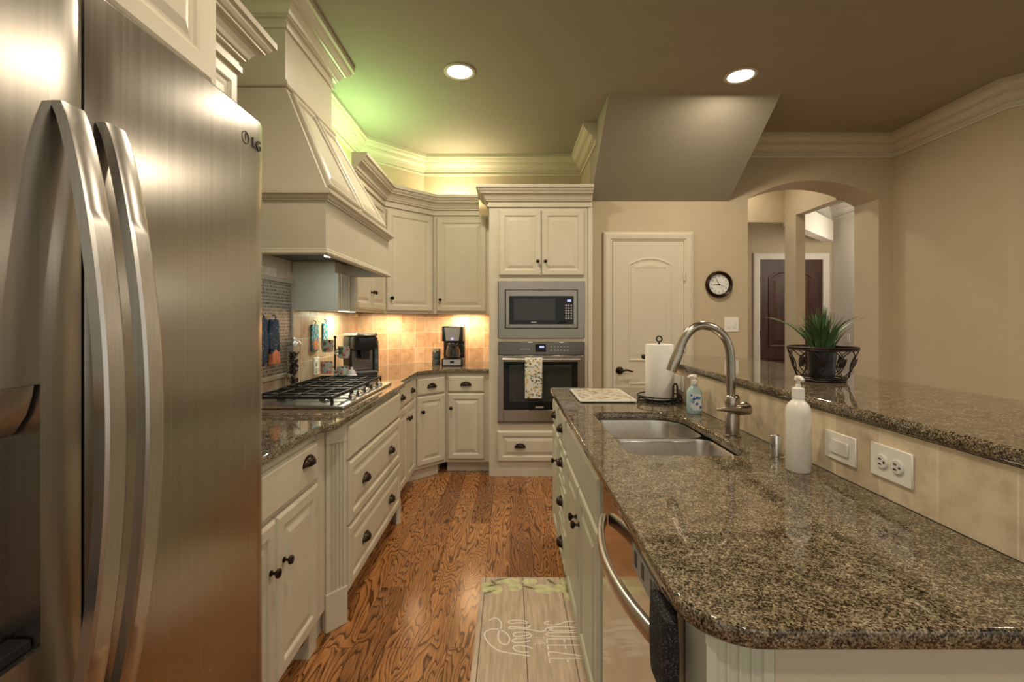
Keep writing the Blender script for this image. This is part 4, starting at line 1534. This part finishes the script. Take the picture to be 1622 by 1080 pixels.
# ---------------------------------------------------------------- gas cooktop
ck = thing('gas_cooktop', 'stainless steel gas cooktop with black cast iron grates in the left counter', 'cooktop', (-1.01, 2.60, .914))
K0, K1, KY0, KY1 = -1.245, -.778, 2.165, 3.035
m = M().prism(rrect(K0, K1, KY0, KY1, (.012,) * 4, 4), .9145, .930, bev=.004)
m.build('tray', STEELH, ck)
burn = [(-1.13, 2.33, .045), (-.93, 2.33, .035), (-1.02, 2.60, .058), (-1.13, 2.87, .035), (-.93, 2.87, .045)]
for x, y, r in burn:
    m = M().lathe([(r, 0), (r, .006), (r * .8, .010), (r * .8, .016)], (x, y, .9302), 24)
    b = m.build('burner', STEELD, ck)
    M().lathe([(r * .72, 0), (r * .72, .006), (r * .60, .009)], (x, y, .9463), 24).build('burner_cap', IRON, b)
for j in range(3):
    y0 = KY0 + .018 + j * .280
    y1 = y0 + .272
    x0, x1 = K0 + .012, K1 - .062
    m = M()
    zt0, zt1 = .962, .972
    for y in (y0, y1 - .011):
        m.box(x0, x1, y, y + .011, zt0 - .004, zt1, .002)
    for x in (x0, x1 - .011):
        m.box(x, x + .011, y0 + .011, y1 - .011, zt0 - .004, zt1, .002)
    for x in (x0 + .085, (x0 + x1) / 2, x1 - .095):
        m.box(x, x + .009, y0 + .011, y1 - .011, zt0, zt1, .002)
    for y in (y0 + .085, y1 - .095):
        m.box(x0 + .011, x1 - .011, y, y + .009, zt0, zt1 - .001, .002)
    for x in (x0, x1 - .012):
        for y in (y0, y1 - .012):
            m.box(x, x + .012, y, y + .012, .9302, zt0, .001)
    m.build('grate', IRON, ck)
for i in range(5):
    y = 2.36 + .12 * i
    m = M().lathe([(.020, 0), (.019, .018), (.015, .023)], (-.808, y, .9302), 12)
    m.box(-.811, -.805, y - .017, y + .017, .945, .958, .001)
    m.build('knob', CHROME, ck)

# framed mosaic behind the cooktop, with a mitt on a hook
mp = thing('mosaic_panel', 'framed brown mosaic tile panel on the wall behind the cooktop', 'tile panel', (-1.352, 2.575, 1.28))
m = M()
def yz_frame(m, y0, y1, z0, z1, w, xa, xb):
    m.box(xa, xb, y0, y1, z0, z0 + w, .003)
    m.box(xa, xb, y0, y1, z1 - w, z1, .003)
    m.box(xa, xb, y0, y0 + w, z0 + w, z1 - w, .003)
    m.box(xa, xb, y1 - w, y1, z0 + w, z1 - w, .003)
yz_frame(m, 2.30, 2.845, .995, 1.578, .024, -1.351, -1.332)
m.build('frame', TILEFRAME, mp)
mm = M().box(0, .497, 0, .008, 0, .535)
o = mm.build('mosaic', MOSAIC, mp)
o.matrix_parent_inverse = Matrix.Identity(4)
o.location = Vector((-1.343, 2.324, 1.019)) - Vector(mp.location)
o.rotation_euler = (0, 0, PI / 2)

def mitt(m, cx, cy, z0, w, h, th, ax='y'):
    """padded mitt lying against the left wall (w along y)"""
    outl = [(-.36, 0), (.36, 0), (.40, .25), (.46, .45), (.50, .62), (.44, .82), (.30, .95), (.08, 1.0), (-.14, .97), (-.30, .86), (-.38, .70), (-.40, .55), (-.54, .66), (-.66, .62), (-.68, .50), (-.58, .36), (-.42, .24)]
    P = [(cy + u * w, z0 + h * (1 - v)) for u, v in outl]
    lp = []
    for d, x in ((.010, 0), (0, th * .35), (0, th * .65), (.010, th)):
        Q = P if d == 0 else [(cy + (a - cy) * .86, z0 + h / 2 + (b - z0 - h / 2) * .92) for a, b in P]
        lp.append([(cx + x, a, b) for a, b in Q])
    return m.loops(lp)
t = thing('oven_mitt', 'navy patterned oven mitt with an orange end hanging on the mosaic panel', 'oven mitt', (-1.335, 2.60, 1.13))
mitt(M(), -1.3345, 2.575, 1.095, .105, .245, .026).build('mitt', BLUEP, t, 60)
m = M().prism([(2.535, 1.090), (2.622, 1.090), (2.617, 1.150), (2.575, 1.170), (2.540, 1.150)], -1.3325, -1.305, 'x', bev=.004)
m.build('patch', ORANGE, t)
M().tube([(-1.3325, 2.58, 1.36), (-1.318, 2.58, 1.360), (-1.312, 2.58, 1.352), (-1.314, 2.58, 1.335)], .003, 6).build('hook', BRONZE, t)
t = thing('oven_mitt', 'dark patterned oven mitt hanging nearest the refrigerator on the mosaic panel', 'oven mitt', (-1.335, 2.45, 1.08))
mitt(M(), -1.3345, 2.45, 1.085, .115, .26, .026).build('mitt', BLUEP, t, 60)
M().tube([(-1.3325, 2.455, 1.365), (-1.318, 2.455, 1.365), (-1.312, 2.455, 1.357), (-1.314, 2.455, 1.345)], .003, 6).build('hook', BRONZE, t)

for (y, z0, w, h, lab) in ((3.17, 1.12, .105, .185, 'teal and orange flowered pot holder hanging on the tile, left of the pair'), (3.345, 1.165, .080, .150, 'teal flowered pot holder hanging on the tile, right of the pair above the mugs')):
    t = thing('pot_holder', lab, 'pot holder', (-1.35, y, z0), 0, 'pot holders on the tile')
    M().prism(rrect(y - w / 2, y + w / 2, z0, z0 + h, (.015,) * 4, 4), -1.3512, -1.338, 'x', bev=.003).build('pad', TEALP, t)
    if h > .16:
        M().prism(rrect(y - w * .3, y + w * .35, z0 + .01, z0 + .075, (.015,) * 4, 4), -1.3378, -1.336, 'x').build('patch', ORANGE, t)
    M().tube([(-1.3512, y, z0 + h + .025), (-1.338, y, z0 + h + .022), (-1.335, y, z0 + h + .01), (-1.343, y, z0 + h - .002)], .003, 6).build('hook', BRONZE, t)

t = thing('outlet', 'white outlet plate on the left wall tile below the pot holders', 'outlet', (-1.351, 3.21, 1.0), 0, 'wall plates')
M().box(-1.3518, -1.346, 3.165, 3.255, .955, 1.075, .002).build('plate', WHITE, t)
for z in (.99, 1.038):
    M().lathe([(.017, 0), (.017, .003), (.015, .004)], (-1.3458, 3.21, z), 18, 'x').build('receptacle', CERAMIC, t)

# jar of dark pasta
jx, jy = -1.286, 2.74
t = thing('glass_jar', 'tall glass jar of dark twists with a metal lid behind the cooktop', 'jar', (jx, jy, .914))
m = M()
m.loops([[(jx + r * math.cos(2 * PI * k / 24), jy + r * math.sin(2 * PI * k / 24), .9143 + z) for k in range(24)] for r, z in ((.034, 0), (.038, .004), (.038, .27), (.035, .27), (.035, .006))], True, True)
m.build('jar', GLASS, t, 50)
m = M()
for k in range(150):
    a, rr, z = rnd.uniform(0, 6.28), rnd.uniform(0, .025), rnd.uniform(.93, 1.15)
    d = Vector((rnd.uniform(-1, 1), rnd.uniform(-1, 1), rnd.uniform(-1, 1))).normalized() * .009
    c_ = Vector((jx + rr * math.cos(a), jy + rr * math.sin(a), z))
    m.tube([tuple(c_ - d), tuple(c_ + Vector((.002, 0, .002))), tuple(c_ + d)], .004, 5)
tag(m.build('pasta', COFFEE, t), kind='stuff')
m = M().lathe([(.039, 0), (.0395, .014), (.032, .024), (.010, .027), (.008, .033), (.013, .038), (.010, .046)], (jx, jy, 1.1850), 12)
m.build('lid', STEELH, t)

# mug tree with flowered mugs
gx, gy = -1.20, 3.16
t = thing('mug_tree', 'black metal mug tree on the counter behind the cooktop', 'mug stand', (gx, gy, .914))
m = M().lathe([(.065, 0), (.065, .006), (.012, .012), (.006, .016), (.006, .295), (.011, .303), (.006, .313)], (gx, gy, .9143), 12)
arms = [(-1.9, 1.165), (-.35, 1.120), (-2.0, 1.02), (-.45, .985)]
for a, z in arms:
    m.tube([(gx, gy, z - .012), (gx + .03 * math.cos(a), gy + .03 * math.sin(a), z), (gx + .055 * math.cos(a), gy + .055 * math.sin(a), z + .012)], .004, 6)
m.build('stand', IRON, t)
for (a, z), w_ in zip(arms, ('upper left', 'upper right', 'lower left', 'lower right')):
    cx_, cy_ = gx + .075 * math.cos(a), gy + .075 * math.sin(a)
    mg = thing('mug', 'flowered ceramic mug hanging at the %s of the mug tree' % w_, 'mug', (cx_, cy_, z - .045), 0, 'flowered mugs on the mug tree')
    m = M()
    m.loops([[(cx_ + r * math.cos(2 * PI * k / 24), cy_ + r * math.sin(2 * PI * k / 24), z - .045 + h) for k in range(24)] for r, h in ((.026, 0), (.034, .003), (.038, .03), (.039, .082), (.036, .082), (.034, .02), (.02, .006))])
    m.build('cup', FLORAL, mg, 50)
    h0 = a + PI
    pts = [(cx_ + (.035 + .024 * math.sin(PI * q / 8)) * math.cos(h0 + .9), cy_ + (.035 + .024 * math.sin(PI * q / 8)) * math.sin(h0 + .9), z - .045 + .066 - .05 * q / 8) for q in range(9)]
    M().tube(pts, .005, 8).build('handle', FLORAL, mg)

# single-serve brewer
qx, qy = -1.10, 3.40
t = thing('coffee_maker', 'black and silver single-serve coffee brewer in the left corner behind the cooktop', 'coffee maker', (qx, qy, .914), .72, None, False)
m = M()
m.prism(rrect(-.090, .090, -.02, .135, (.03,) * 4, 6), .0008, .30, bev=.012)
m.prism(rrect(-.088, .088, -.125, -.018, (.04, .04, .01, .01), 6), .0008, .048, bev=.006)
m.build('body', BLACK, t, 50)
m = M().prism(rrect(-.090, .090, -.130, -.021, (.055, .055, .01, .01), 8), .205, .302, bev=.014, seg=4)
m.build('brew_head', BLACK, t, 50)
m = M()
m.prism(rrect(-.094, .094, -.134, .139, (.06, .06, .03, .03), 8), .303, .322, bev=.012, seg=4)
m.tube([(-.070, -.095, .325), (-.060, -.128, .318), (0, -.142, .312), (.060, -.128, .318), (.070, -.095, .325)], .008, 8)
m.build('lid_handle', STEELH, t, 50)
M().lathe([(.030, 0), (.034, .05), (.034, .062)], (0, -.080, .140), 12).build('nozzle', BLACK, t)
m = M().prism(rrect(-.075, .075, -.118, -.035, (.035, .035, .01, .01), 6), .0485, .053)
m.build('drip_tray', STEELH, t)
m = M()
m.box(-.078, .078, -.0285, -.0205, .055, .200, .002)
m.build('back_plate', STEELD, t)
M().prism(rrect(.0915, .128, -.03, .13, (.012,) * 4, 4), .02, .27, bev=.006).build('water_tank', TANK, t)

# white lidded jar
t = thing('sugar_bowl', 'small white lidded ceramic jar in front of the single-serve brewer', 'jar', (-1.07, 3.115, .914))
M().lathe([(.022, 0), (.034, .012), (.037, .032), (.033, .052), (.026, .060)], (-1.07, 3.115, .9143), 24).build('bowl', CERAMIC, t, 60)
m = M().lathe([(.028, .061), (.026, .070), (.020, .082), (.008, .088), (.010, .096), (.007, .104)], (-1.07, 3.115, .9143), 12)
m.build('lid', CERAMIC, t, 50)

# drip coffee maker
t = thing('coffee_maker', 'black and steel drip coffee maker with glass carafe beside the oven tower', 'coffee maker', (-.530, 4.33, .914), 0, None, False)
m = M()
m.box(-.098, .098, .02, .13, .0008, .365, .008, 2)
m.box(-.098, .098, -.125, .02, .0008, .070, .006, 2)
m.box(-.098, .098, -.095, .02, .225, .365, .010, 2)
m.build('body', BLACK, t)
m = M().prism([(-.072, .355), (.072, .355), (.058, .232), (-.058, .232)], -.108, -.0955, 'y')
m.build('filter_basket', GREY, t)
M().box(-.080, .080, -.1275, -.1255, .012, .062).build('front_plate', GREY, t)
M().box(-.018, .018, -.1295, -.1278, .030, .052, .001).build('switch', BLACK, t)
M().box(-.012, .012, -.1095, -.1082, .242, .262).build('display', LEDBLUE, t)
m = M()
m.loops([[(r * math.cos(2 * PI * k / 28), -.055 + r * math.sin(2 * PI * k / 28), z) for k in range(28)] for r, z in ((.055, .071), (.064, .078), (.066, .12), (.050, .185), (.047, .185), (.062, .12), (.060, .080), (.05, .075))])
cf = m.build('carafe', GLASS, t, 50)
m = M().lathe([(.052, .186), (.052, .205), (.046, .214)], (0, -.055, 0), 24)
m.tube([(.050, -.06, .198), (.085, -.062, .195), (.098, -.063, .170), (.094, -.063, .120), (.072, -.062, .100)], [.009, .010, .010, .009, .007], 10)
m.build('handle', BLACK, cf)

t = thing('canister', 'black ribbed canister with a clear lid left of the drip coffee maker', 'canister', (-.700, 4.37, .914))
M().lathe([(.038, 0), (.040, .004), (.040, .05), (.037, .053), (.037, .058), (.040, .061), (.040, .125), (.036, .130)], (-.700, 4.37, .9143), 24).build('body', TANK, t)
M().lathe([(.040, .131), (.040, .150), (.037, .152)], (-.700, 4.37, .9143), 24).build('collar', STEELH, t)
M().lathe([(.037, .1525), (.037, .200), (.030, .208)], (-.700, 4.37, .9143), 24).build('lid', GLASS, t)

# ---------------------------------------------------------------- on the pantry wall
ckx, ckz = 1.848, 1.652
t = thing('wall_clock', 'round dark-framed wall clock with a white face right of the pantry door', 'clock', (ckx, 4.085, ckz))
m = M()
n = 40
m.loops([[(ckx + r * math.cos(2 * PI * k / n), 4.0885 - y, ckz + r * math.sin(2 * PI * k / n)) for k in range(n)] for r, y in ((.088, 0), (.117, 0), (.119, .012), (.114, .030), (.104, .036), (.094, .030), (.088, .014))], False, False, wrap=True)
m.build('rim', BRONZE, t, 50)
M().lathe([(.0875, 0), (.0875, -.010)], (ckx, 4.088, ckz), 40, 'y').build('face', CERAMIC, t)
m = M()
for h in range(1, 13):
    a = PI / 2 - h * PI / 6
    mt = Matrix.Translation((ckx + .070 * math.cos(a), 4.0775, ckz + .070 * math.sin(a))) @ Matrix.Rotation(PI / 2, 4, 'X')
    m.text(str(h), .024, mt, .0003)
m.build('numerals', BLACK, t, smooth=False)
def hand(ang, ln, w):
    m = M()
    a = math.radians(90 - ang)
    d, s_ = Vector((math.cos(a), math.sin(a))), Vector((-math.sin(a), math.cos(a)))
    c0 = Vector((ckx, ckz))
    P = [c0 - d * .012 + s_ * w, c0 - d * .012 - s_ * w, c0 + d * ln - s_ * w * .4, c0 + d * ln + s_ * w * .4]
    m.prism([(p.x, p.y) for p in P], 4.0745, 4.0755, 'y')
    return m.build('hand', BLACK, t)
hand(-93, .052, .0035)
hand(-27, .060, .0028)
hand(110, .062, .0012)

t = thing('light_switch', 'white double switch plate on the tan wall under the clock', 'switch', (1.963, 4.085, 1.297), 0, 'wall plates')
M().box(1.900, 2.026, 4.0835, 4.0895, 1.232, 1.362, .002).build('plate', WHITE, t)
for x in (1.938, 1.988):
    M().box(x - .017, x + .017, 4.0800, 4.0833, 1.263, 1.331, .0015).build('rocker', CERAMIC, t)
t = thing('light_switch', 'small white switch plate on the entry wall behind the plant', 'switch', (4.605, 6.30, 1.1), 0, 'wall plates')
M().box(4.602, 4.6095, 6.25, 6.34, 1.03, 1.15, .002).build('plate', WHITE, t)
M().box(4.598, 4.6018, 6.28, 6.31, 1.06, 1.12, .001).build('rocker', CERAMIC, t)

# ---------------------------------------------------------------- lamps
def downlight(x, y, label, energy):
    t = thing('recessed_light', label, 'ceiling light', (x, y, H - .012), 0, 'recessed ceiling lights')
    m = M()
    n = 36
    m.loops([[(x + r * math.cos(2 * PI * k / n), y + r * math.sin(2 * PI * k / n), z) for k in range(n)] for r, z in ((.080, H - .001), (.103, H - .001), (.103, H - .006), (.096, H - .010), (.086, H - .010), (.080, H - .006))], False, False, wrap=True)
    m.build('trim_ring', TRIMP, t, 50)
    M().lathe([(.079, -.001), (.079, -.005), (.060, -.007)], (x, y, H), 32).build('lens', LAMPM, t)
    lamp('bulb', 'AREA', (x, y, H - .012), energy, WARM, .13, parent=t)
downlight(-.33, 3.01, 'lit recessed ceiling light above the range side of the kitchen', 12)
downlight(1.53, 3.06, 'lit recessed ceiling light above the bar, beside the sloped ceiling', 12)
downlight(2.35, .95, 'added fill light, out of view, over the breakfast side of the bar', 16)  # out-of-view fill, added to light the island top and right wall
downlight(-.10, 1.10, 'added fill light, out of view, over the aisle in front of the refrigerator', 10)  # added to brighten floor, mat and cabinet fronts along the aisle
downlight(.15, -.75, 'added fill light behind the camera', 9)  # unseen lamp added because the foreground came out dark

downlight(2.55, 4.80, 'added fill light in the hall, hidden behind the arch', 3.5)  # hidden source added to lift the dark wall inside the arch

def undercab(x, y, rot, ln, energy, color, lab):
    t = thing('under_cabinet_light', lab, 'light', (x, y, UB + .0255), rot, 'under-cabinet lights', False)
    M().box(-ln / 2, ln / 2, -.02, .02, -.020, -.0008, .003).build('housing', WHITE, t)
    M().box(-ln / 2 + .01, ln / 2 - .01, -.014, .014, -.0225, -.0205).build('tube', simple('lit_tube_' + str(len(bpy.data.materials)), color, .5, emit=color, est=5.0), t)
    o = lamp('tube_light', 'AREA', (0, 0, -.024), energy, color, ln - .03, size_y=.02)
    o.parent = t
undercab(-.43, 4.47, 0, .30, 3.2, (1.0, .66, .36), 'warm under-cabinet light above the drip coffee maker')
undercab(-.97, 4.20, PI / 4, .30, 3.2, (1.0, .66, .36), 'warm under-cabinet light in the back corner')
undercab(-1.22, 3.45, PI / 2, .30, 1.8, (.93, 1.0, .72), 'pale green under-cabinet light above the mugs')

def topcab(pts, energy, color, lab):
    (x0, y0), (x1, y1) = pts
    a = math.atan2(y1 - y0, x1 - x0)
    ln = math.hypot(x1 - x0, y1 - y0)
    t = thing('strip_light', lab, 'light', ((x0 + x1) / 2, (y0 + y1) / 2, UT), a, 'lights on top of the wall cabinets', False)
    M().box(-ln / 2, ln / 2, -.02, .02, .0008, .105, .003).build('housing', WHITE, t)
    M().tube([(-ln / 2, 0, .118), (ln / 2, 0, .118)], .012, 10).build('tube', simple('lit_strip_' + str(len(bpy.data.materials)), color, .5, emit=color, est=5.0), t)
    o = lamp('strip_glow', 'AREA', (0, 0, .135), energy, color, ln, rot=(PI, 0, 0), size_y=.03)
    o.parent = t
topcab([(-1.24, 1.25), (-1.24, 1.70)], .6, (.70, 1.0, .45), 'faint green light on top of the wall cabinet beside the refrigerator')
topcab([(-1.20, 3.22), (-1.20, 3.88)], 5.0, (.56, 1.0, .38), 'green light on top of the left wall cabinet behind the hood')
topcab([(-.70, 4.46), (-.36, 4.46)], 4, (1.0, .84, .52), 'yellow light on top of the back wall cabinet')
t = thing('foyer_fill', 'unseen glowing lamp added to brighten the entry hall', 'light', (4.33, 5.4, 2.2))  # hidden lamp body, added to stand in for the foyer daylight
M().lathe([(.05, 0), (.13, .06), (.15, .14), (.12, .22), (.05, .26), (.008, .27), (.008, .755)], (4.33, 5.4, 2.2), 24).build('glow_shell', LAMPM, t, 50)
lamp('foyer_fill_lamp', 'POINT', (4.33, 5.4, 2.1), 8, (1.0, .90, .76), .12, parent=t)
